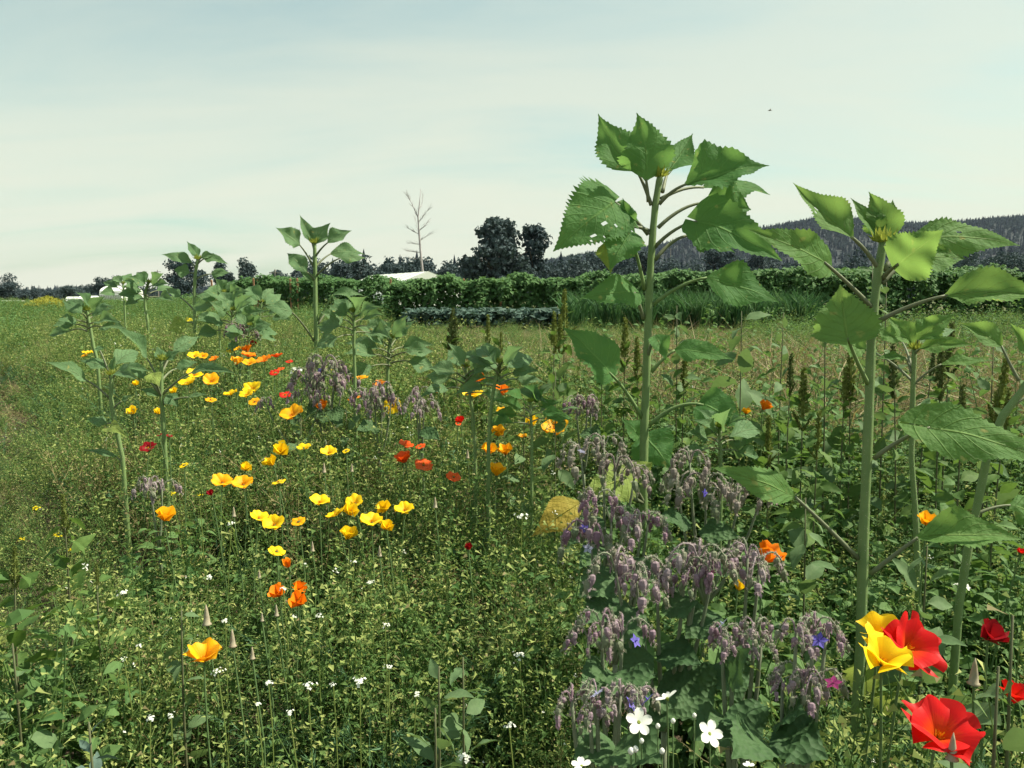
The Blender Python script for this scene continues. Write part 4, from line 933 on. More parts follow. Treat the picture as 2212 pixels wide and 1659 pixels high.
sunflower('young sunflower just right of the thick-stemmed one, open rosette of leaves', Z3, 2.15,
    [(1742, 2370), (1725, 1900), (1706, 1640), (1713, 1300), (1720, 1150)], 30, 22, [
    dict(p=(1718, 1150), b=(1715, 1130), t=(1590, 995), w=120, roll=50, db=.02, dt=.05, fold=.3, bulge=.08),
    dict(p=(1722, 1150), b=(1735, 1105), t=(1905, 985), w=130, roll=55, db=-.02, dt=-.05, fold=.25, bulge=.10),
    dict(p=(1722, 1170), b=(1745, 1145), t=(1992, 1128), w=95, roll=50, db=-.03, dt=-.08, fold=.3, bulge=.13),
    dict(p=(1722, 1165), b=(1745, 1120), t=(1905, 1060), w=85, roll=45, db=.08, dt=.2, fold=.2, bulge=.1, mat='sun_leaf_pale'),
    dict(p=(1705, 1255), b=(1680, 1185), t=(1540, 1195), w=65, roll=35, db=.02, dt=.0, fold=.3, bulge=.12),
    dict(p=(1712, 1310), b=(1840, 1215), t=(2085, 1200), w=70, roll=35, db=-.02, dt=-.05, fold=.2, bulge=.1),
    dict(p=(1712, 1250), b=(1660, 1110), t=(1545, 1050), w=110, roll=55, db=.15, dt=.2, fold=.2, bulge=.08),
    dict(p=(1708, 1450), b=(1745, 1395), t=(1820, 1440), w=90, roll=55, db=.08, dt=.1, fold=.2, bulge=.1, mat='sun_leaf_pale'),
    dict(p=(1716, 1300), b=(1500, 1150), t=(1345, 1100), w=140, roll=60, db=.2, dt=.2, fold=.2, bulge=.1),
    ], 'sun_leaf_backlit', seed=3)
sunflower('leaning sunflower cut off by the right picture edge', Z3, 1.75,
    [(1920, 2300), (1965, 2020), (2000, 1860), (2050, 1610), (2115, 1450), (2215, 1320), (2300, 1180)], 40, 32, [
    dict(p=(2190, 1290), b=(2110, 1132), t=(1915, 1028), w=125, roll=55, db=.02, dt=.05, fold=.25, bulge=.14, sag=-.05),
    dict(p=(2280, 1200), b=(2225, 1150), t=(2150, 1030), w=90, roll=60, db=-.05, dt=-.1, fold=.3, bulge=.05),
    dict(p=(2120, 1440), b=(2230, 1360), t=(2400, 1380), w=120, roll=45, fold=.2),
    dict(z=Z6, p=(2000, 470), b=(2150, 430), t=(2330, 500), w=170, roll=50, fold=.2),
    ], 'sun_leaf_backlit', seed=4, bud=False)

PL = 'sun_leaf_pale'
sunflower('tall slim sunflower left of centre standing clear against the sky', Z1, 6.0,
    [(1900, 1150), (1897, 1000), (1893, 850), (1892, 700), (1890, 600), (1888, 480)], 32, 22, [
    dict(p=(1880, 615), b=(1797, 485), t=(1653, 382), w=130, roll=62, bulge=.14, db=-.05, dt=-.2),
    dict(p=(1886, 520), b=(1870, 470), t=(1797, 303), w=85, roll=55, fold=.4, bulge=-.02),
    dict(p=(1890, 520), b=(1892, 480), t=(1984, 353), w=120, roll=60, fold=.3, bulge=.03, side=-.05),
    dict(p=(1893, 555), b=(1968, 472), t=(2112, 400), w=105, roll=55, fold=.35, bulge=.1, db=-.05),
    dict(p=(1893, 620), b=(1985, 540), t=(2190, 545), w=135, roll=45, fold=.1, bulge=.24, db=.1, dt=.2),
    dict(p=(1898, 672), b=(2040, 566), t=(2198, 566), w=80, roll=55, fold=.2, bulge=.1, db=-.1),
    dict(p=(1890, 700), b=(1838, 648), t=(1722, 535), w=110, roll=65, fold=.2, bulge=.18, db=-.1),
    dict(p=(1888, 740), b=(1885, 705), t=(1795, 640), w=55, roll=60, fold=.3, bulge=.1),
    dict(p=(1908, 940), b=(1998, 785), t=(2192, 795), w=75, roll=42, fold=.3, bulge=.2, sag=.0, pm='sun_stem'),
    dict(p=(1885, 1065), b=(1752, 892), t=(1585, 858), w=120, roll=58, fold=.25, bulge=.18, db=-.2, dt=-.3),
    dict(p=(1910, 960), b=(1990, 860), t=(2130, 890), w=90, roll=48, fold=.3, bulge=.2, db=.1),
    ], PL, 5, hi=True)
sunflower('second tall sunflower at left, head above the dark trees', Z1, 6.6,
    [(1172, 1060), (1170, 900), (1166, 760), (1172, 660), (1187, 575)], 26, 18, [
    dict(p=(1180, 640), b=(1150, 592), t=(966, 545), w=85, roll=50, fold=.2, bulge=.18),
    dict(p=(1187, 600), b=(1190, 560), t=(1120, 463), w=70, roll=55, fold=.3, bulge=.03),
    dict(p=(1187, 600), b=(1225, 570), t=(1372, 605), w=75, roll=45, fold=.2, bulge=.22),
    dict(p=(1180, 660), b=(1135, 655), t=(1042, 635), w=90, roll=65, fold=.2, bulge=.2),
    dict(p=(1180, 690), b=(1270, 660), t=(1380, 655), w=85, roll=50, fold=.2, bulge=.15),
    dict(p=(1188, 590), b=(1210, 560), t=(1285, 545), w=60, roll=55, fold=.3, bulge=.1),
    dict(p=(1165, 880), b=(1080, 800), t=(990, 745), w=70, roll=45, fold=.2, bulge=.15),
    dict(p=(1170, 960), b=(1120, 950), t=(1005, 1005), w=110, roll=70, fold=.1, bulge=.12, mat='sun_leaf_lime'),
    dict(p=(1172, 930), b=(1195, 910), t=(1275, 950), w=75, roll=60, fold=.2, bulge=.2),
    dict(p=(1165, 800), b=(1230, 770), t=(1290, 790), w=55, roll=50, fold=.2, bulge=.2),
    ], PL, 6)
sunflower('front-left sunflower with a long pale leaf pointing left over the weeds', Z1, 2.95,
    [(735, 1760), (700, 1600), (680, 1500), (665, 1400), (672, 1270)], 34, 24, [
    dict(p=(655, 1405), b=(512, 1296), t=(268, 1188), w=115, roll=50, fold=.2, bulge=.10, dt=-.2),
    dict(p=(665, 1290), b=(640, 1222), t=(475, 1180), w=85, roll=48, fold=.2, bulge=.16),
    dict(p=(672, 1280), b=(690, 1205), t=(835, 1130), w=130, roll=45, fold=.15, bulge=.25, db=.15, dt=.3),
    dict(p=(675, 1290), b=(705, 1250), t=(830, 1300), w=115, roll=58, fold=.2, bulge=.15, dt=-.2),
    dict(p=(672, 1270), b=(670, 1240), t=(690, 1150), w=45, roll=60, fold=.4, bulge=.03),
    dict(p=(675, 1280), b=(750, 1215), t=(905, 1250), w=65, roll=45, fold=.3, bulge=.12),
    dict(p=(670, 1480), b=(730, 1425), t=(800, 1385), w=40, roll=40, fold=.3),
    dict(p=(690, 1560), b=(640, 1560), t=(515, 1530), w=80, roll=45, fold=.2, bulge=.15),
    dict(p=(695, 1600), b=(650, 1590), t=(780, 1650), w=85, roll=60, fold=.2, bulge=.2, dt=-.2, mat='sun_leaf_lime'),
    dict(p=(735, 1790), b=(700, 1760), t=(490, 1718), w=50, roll=35, fold=.2, bulge=.15),
    dict(p=(668, 1300), b=(600, 1120), t=(585, 1090), w=60, roll=50, fold=.2),
    ], PL, 7)
sunflower('sunflower right of the front-left one with purple-tinged leaf stalks', Z1, 3.1,
    [(985, 1640), (978, 1520), (968, 1400), (968, 1300), (972, 1180)], 34, 24, [
    dict(p=(965, 1330), b=(880, 1165), t=(688, 972), w=125, roll=48, fold=.3, bulge=.12, dt=-.15),
    dict(p=(972, 1230), b=(975, 1190), t=(940, 1090), w=75, roll=60, fold=.3, bulge=.05),
    dict(p=(972, 1230), b=(1000, 1175), t=(1085, 1120), w=65, roll=55, fold=.35, bulge=.1),
    dict(p=(975, 1250), b=(1045, 1125), t=(1198, 1035), w=110, roll=52, fold=.2, bulge=.12, db=.1, dt=.2),
    dict(p=(975, 1385), b=(1150, 1252), t=(1428, 1262), w=95, roll=42, fold=.25, bulge=.16, dt=-.15),
    dict(p=(972, 1300), b=(1060, 1230), t=(1190, 1190), w=85, roll=40, fold=.2, bulge=.2, db=.15, dt=.2),
    dict(p=(965, 1390), b=(880, 1290), t=(740, 1210), w=75, roll=40, fold=.3, bulge=.15),
    dict(p=(968, 1400), b=(905, 1255), t=(960, 1340), w=90, roll=65, fold=.2, bulge=.1, db=-.1, dt=-.2, mat='sun_leaf_lime'),
    dict(p=(975, 1470), b=(960, 1395), t=(830, 1350), w=60, roll=45, fold=.2, bulge=.15),
    dict(p=(978, 1440), b=(1000, 1390), t=(1075, 1460), w=90, roll=65, fold=.2, bulge=.2),
    dict(p=(980, 1440), b=(1130, 1400), t=(1250, 1385), w=45, roll=35, fold=.2, bulge=.1),
    ], PL, 8)
def auto_leaves(r, top, n, L, W, spread=1.0, down=1.0):
    out = []; n += 2; W *= 1.42; L *= 1.28
    for i in range(n):
        f = i / max(1, n - 1); side = 1 if i % 2 else -1
        ang = (25 + 75 * f) * spread * side + r.uniform(-14, 14); a = math.radians(ang)
        pl = L * (.15 + .55 * f); b = (top[0] + math.sin(a) * pl, top[1] + 30 * f * L / 100 * down - math.cos(a) * pl * .8 + f * L * .5)
        l = L * r.uniform(.8, 1.15); a2 = a * 1.12
        out.append(dict(p=(top[0], top[1] + f * L * .9), b=b, t=(b[0] + math.sin(a2) * l, b[1] - math.cos(a2) * l * .75), w=W * r.uniform(.8, 1.15), roll=r.uniform(42, 64), fold=r.uniform(.15, .35), bulge=r.uniform(.06, .2),
                        db=r.uniform(-.1, .15), dt=r.uniform(-.25, .25)))
    return out
def young(label, zf, d, stem, w, n, L, W, seed, mat=PL, **kw):
    r = random.Random(seed); return sunflower(label, zf, d, stem, w, w * .75, auto_leaves(r, stem[-1], n, L, W, **kw), mat, seed, hi=d < 6)
young('small sunflower in front of the white ribbed tunnel', Z1, 9.0, [(752, 950), (748, 860), (742, 770), (738, 720)], 14, 6, 66, 42, 31)
young('bushy sunflower right of the ribbed tunnel one, below the second tall head', Z1, 7.6, [(893, 1030), (885, 940), (870, 850), (872, 770), (890, 715)], 20, 9, 84, 54, 32)
young('sunflower with yellowish bent stem at the far left of the row', Z1, 4.6, [(585, 1180), (562, 1100), (545, 1000), (530, 925), (522, 880)], 24, 9, 108, 66, 33)
young('young sunflower among the middle-left leaves, near the close stake pair', Z1, 5.6, [(1320, 1100), (1316, 1000), (1316, 880), (1345, 770)], 14, 8, 85, 58, 34)
young('broad low sunflower below the stake pair, left of the tall slim one', Z1, 5.2, [(1395, 1120), (1392, 980), (1395, 880)], 20, 9, 110, 66, 35)
young('small sunflower directly left of the tall slim stem', Z1, 6.6, [(1560, 1000), (1562, 900), (1570, 830)], 15, 7, 90, 60, 36)
young('pale sunflower sprouting beside the small purple bloom clump', Z1, 5.0, [(1490, 1130), (1495, 1020), (1500, 970)], 16, 7, 85, 52, 37)
young('sunflower right of the tall slim stem with large shading leaves', Z2, 3.5, [(410, 1420), (408, 1250), (402, 1080), (405, 980), (400, 890)], 24, 9, 120, 84, 38)
young('sunflower with arching dark leaf stalks beside the large-leaved one', Z2, 3.8, [(606, 1330), (606, 1230), (612, 1120), (625, 1050)], 26, 9, 140, 82, 39, down=.8)
young('left one of the crossing pair of slim sunflowers near the centre', Z2, 2.85, [(1130, 1690), (1115, 1500), (1090, 1330), (1072, 1220)], 26, 8, 140, 74, 40, down=.6)
young('right one of the crossing pair of slim sunflowers near the centre', Z2, 2.75, [(1210, 1700), (1222, 1500), (1245, 1330), (1278, 1200)], 28, 8, 140, 76, 41, down=.6)
young('low leafy sunflower seedling left of the tallest sunflower stem', Z2, 2.7, [(1470, 1640), (1465, 1520), (1462, 1430)], 22, 7, 120, 70, 42, mat='sun_leaf')
young('young sunflower right of the tallest stem among orange poppies', Z3, 2.7, [(850, 1720), (845, 1600), (842, 1500)], 22, 8, 95, 62, 43)

# ------------------------------------------------------------------ poppies
def petal_mesh(name, a0, a1, half, seed, nu=8, nv=7, ruffle=.07, wide=False):
    r = random.Random(seed); vs_, uv, fs = [], [], []
    ph = [r.uniform(0, 6.28) for _ in range(4)]
    for j in range(nv + 1):
        v = j / nv
        for i in range(nu + 1):
            u = -1 + 2 * i / nu
            Lp = 1.0 * (1 - (.16 if wide else .26) * abs(u) ** 4) * (1 + .025 * math.sin(5 * u + ph[0]) + .016 * math.sin(11 * u + ph[1]))
            n = 8; rr = .03; z = 0
            for k in range(n):
                q = v * (k + .5) / n; ang = math.radians(a0 + (a1 - a0) * q); rr += math.sin(ang) * v * Lp / n; z += math.cos(ang) * v * Lp / n
            th = u * half * (.55 + .45 * v ** .5)
            rf = ruffle * v * v * math.sin(7 * u + ph[2]) + .04 * v * math.sin(3 * u + ph[3])
            # keep the petal wide even when the cup is narrow
            w_ = .70 * v ** .8 * u
            x = rr * math.cos(th) * .75 + rr * .25; y = (rr * math.sin(th) * .55 + w_ * .75) * (1.22 if wide else 1)
            vs_.append((x + rf * .6 - .10 * abs(u) ** 2 * v, y, z + rf - .04 * abs(u) ** 2 * v)); uv.append(((u + 1) / 2, v))
    for j in range(nv):
        for i in range(nu):
            q = j * (nu + 1) + i; fs.append((q, q + 1, q + nu + 2, q + nu + 1))
    me = bpy.data.meshes.new(name); me.from_pydata(vs_, [], fs)
    ul = me.uv_layers.new(name='UVMap'); ul.data.foreach_set('uv', [c for f in fs for vi in f for c in uv[vi]])
    me.polygons.foreach_set('use_smooth', [True] * len(fs)); return me
FORMS = {'cup': (8, 42), 'open': (40, 78), 'wide': (62, 98), 'ragged': (24, 70), 'saucer': (20, 60), 'bowl': (14, 30), 'closed': (4, 8)}
PET = {}
def petal_for(form, mat, var):
    key = (form, mat, var)
    if key not in PET:
        a0, a1 = FORMS[form]; me = petal_mesh('petal', a0, a1, {'cup': .95, 'ragged': .9, 'saucer': .95, 'open': .85, 'wide': .8, 'bowl': 1.0, 'closed': .9}[form], hash((form, var)) % 1000 if False else (len(form) * 7 + var * 13 + ord(form[0])), *((26, 12, .10, True) if form in ('ragged', 'saucer') else (10, 8, .075)))
        me.materials.append(M[mat]); PET[key] = me
    return PET[key]
def centre_mesh():
    r = random.Random(3); b = MB()
    for k in range(22):
        a = r.uniform(0, 6.28); t = r.uniform(.05, .5); d = Vector((math.cos(a) * t, math.sin(a) * t, 1)).normalized(); s_ = d.cross(rv(r)).normalized() * .018
        b.add([Vector((0, 0, 0)) - s_, s_, d * r.uniform(.28, .42) + s_ * .8, d * .36 - s_ * .8], [(0, 1, 2, 3)])
    return b.mesh('stamens', ['stamen'])
CENTRE = centre_mesh()
def poppy(x, y, size, form, mat, label, d=None, face=25, tilt=0, group='poppies in bloom', extra=.025, stemlean=0):
    """x, y: flower centre; size: apparent width in picture pixels; face: lean of the cup towards the camera in degrees"""
    r = random.Random(int(x * 7 + y * 13))
    if d is None: face += r.uniform(-14, 20); tilt += r.uniform(-20, 20); extra += r.uniform(-.035, .02)
    d = d or canopy_depth(x, y, extra); c = P(x, y, d)
    R = px(size * (.9 if size < 60 else 1), d) / {'cup': 1.35, 'ragged': 1.65, 'saucer': 1.55, 'open': 1.75, 'wide': 1.95, 'bowl': 1.15, 'closed': .6}[form]
    rot = Euler((math.radians(face), math.radians(tilt), 0), 'XYZ').to_matrix()   # x-rotation + leans +z towards -y (camera)
    axis = rot @ Vector((0, 0, 1)); base = c - axis * R * {'cup': .42, 'ragged': .34, 'saucer': .36, 'open': .28, 'wide': .1, 'bowl': .45, 'closed': .5}[form]
    g = Vector((base.x + r.uniform(-.05, .05) + stemlean, base.y + r.uniform(-.03, .06), 0)); g.z = gz(g.x, g.y)
    t = root('poppy', g, label, 'poppy', group)
    b = MB(); m = (g + base) / 2 + Vector((r.uniform(-.03, .03), r.uniform(-.03, .03), 0)); b.tube(curve_pts(g, base, (m - (g + base) / 2) - axis * .02, 7), [.0022] * 7 + [.0018], 5)
    b.tube([base - axis * .012, base, base + axis * .004], [.0018, .004, .0045], 6)
    link('stem', b.mesh('stem', ['pop_stem'], g), t)
    z0 = r.uniform(0, 6.28); npet = 5 if form == 'ragged' else 4
    for k in range(npet):
        me = petal_for(form, mat, (k * 3 + int(x)) % 5)
        q = Euler((math.radians(face), math.radians(tilt), 0), 'XYZ').to_quaternion() @ Euler((0, 0, z0 + k * 2 * PI / npet + r.uniform(-.15, .15)), 'XYZ').to_quaternion()
        o = link('petal', me, t, base - g); o.rotation_mode = 'QUATERNION'; o.rotation_quaternion = q
        s = R * r.uniform(.9, 1.08); o.scale = (s * (1.0 if k % 2 else .94), s, s * r.uniform(.92, 1.08))
    if form != 'closed':
        o = link('stamens', CENTRE, t, base - g); o.rotation_mode = 'QUATERNION'; o.rotation_quaternion = rot.to_quaternion(); o.scale = (R,) * 3
    return t
Y, G, O, V, RD, CR = 'pop_y', 'pop_g', 'pop_o', 'pop_v', 'pop_r', 'pop_c'
# ---- front right
poppy(2030, 1582, 140, 'ragged', RD, 'largest bright red poppy at the bottom right with orange centre', .95, 26, 0)
poppy(1968, 1396, 116, 'ragged', RD, 'crimson red poppy behind the yellow pair at right', 1.18, 42, 18)
poppy(1900, 1366, 76, 'saucer', Y, 'upper yellow poppy tucked behind the red one at right', 1.24, 20, -8)
poppy(1910, 1422, 100, 'saucer', Y, 'large golden-yellow poppy cup in front of the red one', 1.12, 22, 4)
poppy(2142, 1372, 66, 'cup', CR, 'dark crimson poppy near the right edge behind a grey-green leaf', 1.25, 35, 0)
poppy(2188, 1500, 60, 'cup', RD, 'small red poppy with yellow rim at the right edge', 1.1, 30, 0)
poppy(2206, 1192, 22, 'cup', RD, 'tiny red bloom high at the right edge', 1.9, 20, 0)
poppy(1660, 1200, 70, 'cup', O, 'orange poppy seen from the side behind the drooping purple buds', 1.75, 5, 30)
poppy(1598, 1266, 17, 'closed', Y, 'narrow yellow half-closed poppy under the orange side-on one', 1.8, 10, 20)
poppy(2002, 1126, 46, 'cup', G, 'golden-orange poppy between the two right sunflower stems', 2.0, 20, -10)
poppy(1652, 878, 34, 'cup', O, 'orange poppy on the stubble edge between the two big sunflowers', 3.3, 25, 25)
poppy(1612, 890, 22, 'cup', G, 'small yellow poppy just left of the stubble-edge orange one', 3.3, 20, 0)
# ---- front and middle
for a in [
 (440, 1416, 70, 'saucer', G, 'lone golden poppy lowest in the left half of the picture', 12, -12),
 (645, 1298, 44, 'bowl', O, 'orange bowl-shaped poppy lowest of the orange trio', 38, 0),
 (646, 1271, 40, 'cup', O, 'orange poppy right behind the bowl-shaped one', 20, 15),
 (600, 1281, 44, 'cup', O, 'orange poppy left of the bowl-shaped one', 18, -10),
 (598, 1191, 40, 'wide', Y, 'flat yellow poppy alone above the orange trio', 20, 0),
 (621, 1218, 15, 'closed', O, 'narrow furled orange poppy above the orange trio', 5, -12),
 (753, 1156, 44, 'cup', Y, 'yellow poppy lowest of the big yellow cluster', 22, 0),
 (357, 1115, 48, 'cup', G, 'lone golden-orange poppy left of the yellow cluster', 18, 8),
 (560, 1117, 44, 'open', Y, 'yellow poppy at the left end of the big yellow cluster', 15, 10),
 (592, 1131, 48, 'open', Y, 'yellow poppy overlapping the left end one of the yellow cluster', 18, 0),
 (645, 1127, 34, 'wide', G, 'duller yellow poppy half hidden in weeds in the yellow cluster', 20, 0),
 (691, 1083, 48, 'open', Y, 'large yellow poppy highest left in the big yellow cluster', 20, 5),
 (766, 1085, 42, 'open', Y, 'yellow poppy at the top middle of the yellow cluster', 20, -5),
 (756, 1104, 44, 'cup', Y, 'yellow poppy just under the top middle one of the cluster', 20, 12),
 (724, 1110, 44, 'open', Y, 'yellow poppy left of the middle pair in the cluster', 15, -5),
 (803, 1124, 54, 'open', Y, 'widest yellow poppy at the cluster centre right', 18, 0),
 (829, 1098, 40, 'cup', Y, 'yellow poppy above the widest one in the cluster', 20, -10),
 (874, 1100, 46, 'open', Y, 'yellow poppy at the right end of the big yellow cluster', 20, 10),
 (836, 1138, 36, 'cup', Y, 'yellow poppy lower right of the widest one in the cluster', 15, 20),
 (607, 974, 44, 'cup', Y, 'tall bright yellow poppy highest of its trio left of centre', 25, 0),
 (585, 998, 38, 'cup', Y, 'yellow poppy just below the tall bright one', 22, -10),
 (531, 1011, 30, 'cup', Y, 'small yellow cup poppy above the two golden ones', 20, 5),
 (480, 1039, 50, 'open', G, 'golden-orange poppy left of its twin under the small yellow cup', 15, -8),
 (525, 1043, 48, 'open', G, 'golden-orange poppy right of its twin under the small yellow cup', 15, 8),
 (602, 1042, 36, 'wide', Y, 'dull flat yellow poppy below the tall bright yellow trio', 15, 0),
 (656, 967, 36, 'open', Y, 'yellow poppy right of the tall bright trio', 20, 0),
 (710, 977, 38, 'open', Y, 'yellow poppy second to the right of the tall bright trio', 15, 0),
 (748, 974, 18, 'wide', Y, 'tiny yellow poppy at the right end of the trio line', 15, 0),
 (398, 1005, 22, 'wide', Y, 'tiny flat yellow bloom left of the small yellow cup', 20, 0),
 (631, 894, 54, 'open', G, 'large golden poppy with spread petals below the purple clump', 14, 0),
 (848, 877, 44, 'wide', Y, 'yellow poppy facing the viewer with four open petals', 50, 0),
 (872, 991, 40, 'cup', V, 'vermilion cup poppy lowest of the vermilion group', 22, 0),
 (877, 961, 36, 'open', V, 'vermilion poppy at the upper left of the vermilion group', 15, 0),
 (915, 1004, 48, 'wide', V, 'pale vermilion poppy behind weeds right of the vermilion cup', 30, 0),
 (908, 964, 26, 'wide', V, 'small dull vermilion poppy at the upper right of its group', 20, 0),
 (980, 1030, 36, 'wide', V, 'faded vermilion poppy low right of the vermilion group', 25, 0),
 (1057, 973, 38, 'cup', G, 'golden poppy left one of the centre pair', 20, -8),
 (1091, 975, 38, 'cup', G, 'golden poppy right one of the centre pair', 20, 8),
 (1073, 1018, 42, 'cup', G, 'golden poppy below the centre pair', 22, 0),
 (1076, 934, 38, 'cup', G, 'golden poppy above the centre pair', 20, 10),
 (1128, 942, 26, 'open', G, 'small golden poppy right above the centre pair', 15, 0),
 (1150, 912, 28, 'bowl', Y, 'yellow side-on poppy left of the wide star-like one', 5, -25),
 (1198, 921, 58, 'open', G, 'wide star-like golden poppy left of the tallest sunflower', 22, 0),
 (1031, 818, 38, 'cup', O, 'orange cup poppy between the crossing slim sunflower stems, topmost', 15, 5),
 (943, 843, 26, 'cup', O, 'small orange poppy left of the crossing slim stems', 15, -10),
 (1020, 849, 52, 'open', Y, 'yellow poppy under the topmost orange cup', 20, 0),
 (1084, 846, 42, 'cup', O, 'orange poppy right of the crossing slim stems', 18, 10),
 (1084, 888, 28, 'open', G, 'small yellow poppy under the right orange one of the slim stems', 15, 0),
 (776, 816, 40, 'open', G, 'golden poppy right of the big purple bud clump', 12, 0),
 (820, 829, 32, 'open', O, 'orange poppy at the foot of the large-leaved sunflower', 15, 0),
 (766, 860, 34, 'wide', O, 'flat orange poppy below the big purple bud clump', 10, 0),
 (695, 877, 34, 'cup', O, 'orange poppy half hidden under the purple clump', 15, 0),
 (286, 889, 28, 'cup', Y, 'yellow striped poppy left of the purple-stalked sunflower', 25, 0),
 (342, 890, 22, 'cup', Y, 'small yellow poppy touching the purple-stalked sunflower stem', 20, 0),
 (320, 967, 38, 'open', CR, 'dark red poppy with orange heart low at left', 28, 0),
 (344, 940, 16, 'wide', CR, 'tiny dark red bloom above the dark red orange-hearted poppy', 20, 0),
 (366, 941, 16, 'wide', CR, 'tiny dark red bloom right of the other tiny dark red one', 20, 0),
 (455, 1066, 20, 'cup', CR, 'small crimson bloom left of the golden twins', 20, 0),
 (293, 829, 18, 'cup', Y, 'tiny yellow poppy at the front-left sunflower leaf tip', 20, 0),
 (456, 822, 38, 'open', G, 'golden poppy right of the purple-stalked sunflower leaf', 18, 0),
 (405, 826, 42, 'open', Y, 'lower yellow poppy behind the purple-stalked sunflower', 20, 0),
 (420, 808, 38, 'open', Y, 'upper yellow poppy behind the purple-stalked sunflower', 20, 0),
 (376, 845, 22, 'cup', Y, 'small yellow poppy left behind the purple-stalked sunflower', 20, 0),
 (498, 850, 32, 'open', Y, 'left yellow poppy of the small middle trio', 20, 0),
 (545, 838, 42, 'open', Y, 'top yellow poppy of the small middle trio', 22, 0),
 (532, 852, 34, 'open', Y, 'lower yellow poppy of the small middle trio', 20, 0),
 (550, 868, 28, 'wide', G, 'dull golden poppy under the small middle trio', 20, 0),
 (455, 864, 26, 'wide', G, 'dull golden poppy low left of the small middle trio', 20, 0),
 (616, 853, 28, 'wide', RD, 'dark red ragged bloom right of the small middle trio', 25, 0),
 (545, 744, 20, 'bowl', CR, 'single crimson poppy highest of the far colourful patch', 10, 0),
 (533, 754, 26, 'cup', O, 'orange poppy touching the highest crimson one', 15, 0),
 (500, 757, 24, 'open', Y, 'yellow poppy left in the far colourful patch', 15, 0),
 (513, 754, 18, 'open', G, 'golden poppy between yellow and orange in the far patch', 15, 0),
 (537, 767, 32, 'open', O, 'orange poppy in the middle of the far colourful patch', 15, 0),
 (511, 781, 30, 'cup', G, 'golden poppy low left in the far colourful patch', 15, 0),
 (539, 784, 36, 'open', G, 'broad golden poppy lowest in the far colourful patch', 15, 0),
 (570, 777, 36, 'open', O, 'orange poppy right in the far colourful patch', 15, 0),
 (598, 768, 30, 'open', V, 'vermilion poppy at the far patch right end', 12, 0),
 (593, 805, 22, 'wide', RD, 'red bloom just below the far patch right end', 20, 0),
 (607, 797, 18, 'wide', V, 'tiny vermilion bloom beside the red one below the far patch', 20, 0),
 (625, 781, 16, 'wide', RD, 'tiny red bloom rightmost of the far patch', 20, 0),
 (420, 768, 30, 'open', Y, 'yellow poppy left of the far patch in the gap', 15, 0),
 (438, 769, 22, 'open', G, 'small golden poppy right beside the gap one', 15, 0),
 (463, 775, 24, 'open', O, 'dull orange poppy right of the gap ones', 15, 0),
 (190, 762, 24, 'open', Y, 'yellow poppy at the foot of the bent-stem sunflower', 15, 0),
 (183, 769, 18, 'open', G, 'tiny golden poppy beside the bent-stem sunflower foot', 15, 0),
 (994, 908, 20, 'bowl', RD, 'small red bud-like bloom between centre poppies', 10, 0),
 (990, 915, 14, 'wide', V, 'tiny vermilion bloom beside the red bud-like bloom', 10, 0),
 (1012, 1182, 11, 'closed', CR, 'dark red closed bud on a straight stem right of the yellow cluster', 5, 0)]:
    poppy(a[0], a[1], a[2], a[3], a[4], a[5], None, a[6], a[7])

def seed_pod(x, y, h, label, d=None):
    d = d or canopy_depth(x, y, .04); c = P(x, y, d); H = px(h, d); g = Vector((c.x + .02, c.y, 0)); g.z = gz(g.x, g.y)
    t = root('poppy_seed_pod', g, label, 'seed pod', 'poppy seed pods'); b = MB(); bot = c - Vector((0, 0, H / 2)) - g
    b.tube([Vector((0, 0, 0)), bot * .6 + Vector((.01, 0, 0)), bot], .002, 5); link('stem', b.mesh('stem', ['pop_stem']), t)
    q = MB(); R = H * .19; q.tube([bot, bot + Vector((0, 0, H * .03)), bot + Vector((0, 0, H * .08)), bot + Vector((0, 0, H * .4)), bot + Vector((0, 0, H * .75)), bot + Vector((0, 0, H))], [R * .5, R * 1.25, R * .9, R * .72, R * .4, R * .06], 8)
    link('capsule', q.mesh('capsule', ['pod'], None, True), t)
seed_pod(446, 1328, 46, 'tan poppy cap bud standing above the lone golden poppy')
seed_pod(502, 1378, 40, 'grey-green poppy bud right of the lone golden poppy')
seed_pod(545, 1410, 28, 'tan poppy bud lowest right of the lone golden poppy')
seed_pod(597, 1318, 26, 'grey bud below the orange trio')
seed_pod(566, 1332, 20, 'small tan bud left under the orange trio')
seed_pod(700, 1010, 22, 'grey-green bud just right of the tall bright yellow trio')
seed_pod(820, 1190, 24, 'thin tan bud below the widest yellow poppy')
seed_pod(505, 1105, 22, 'small bud left of the yellow cluster end')
seed_pod(940, 1085, 24, 'slim bud right of the yellow cluster')
seed_pod(675, 1180, 22, 'slim bud between the flat yellow and lowest cluster poppy')
seed_pod(560, 1240, 20, 'green bud left above the orange trio')
seed_pod(1010, 980, 20, 'bud left of the centre golden pair')
seed_pod(760, 1010, 18, 'tiny bud right of the trio line end')
seed_pod(2105, 1450, 60, 'tall grey-green bud near the right edge above the large red poppy', 1.1)
seed_pod(2058, 1612, 62, 'pointed greenish-yellow bud in front of the largest red poppy', .92)

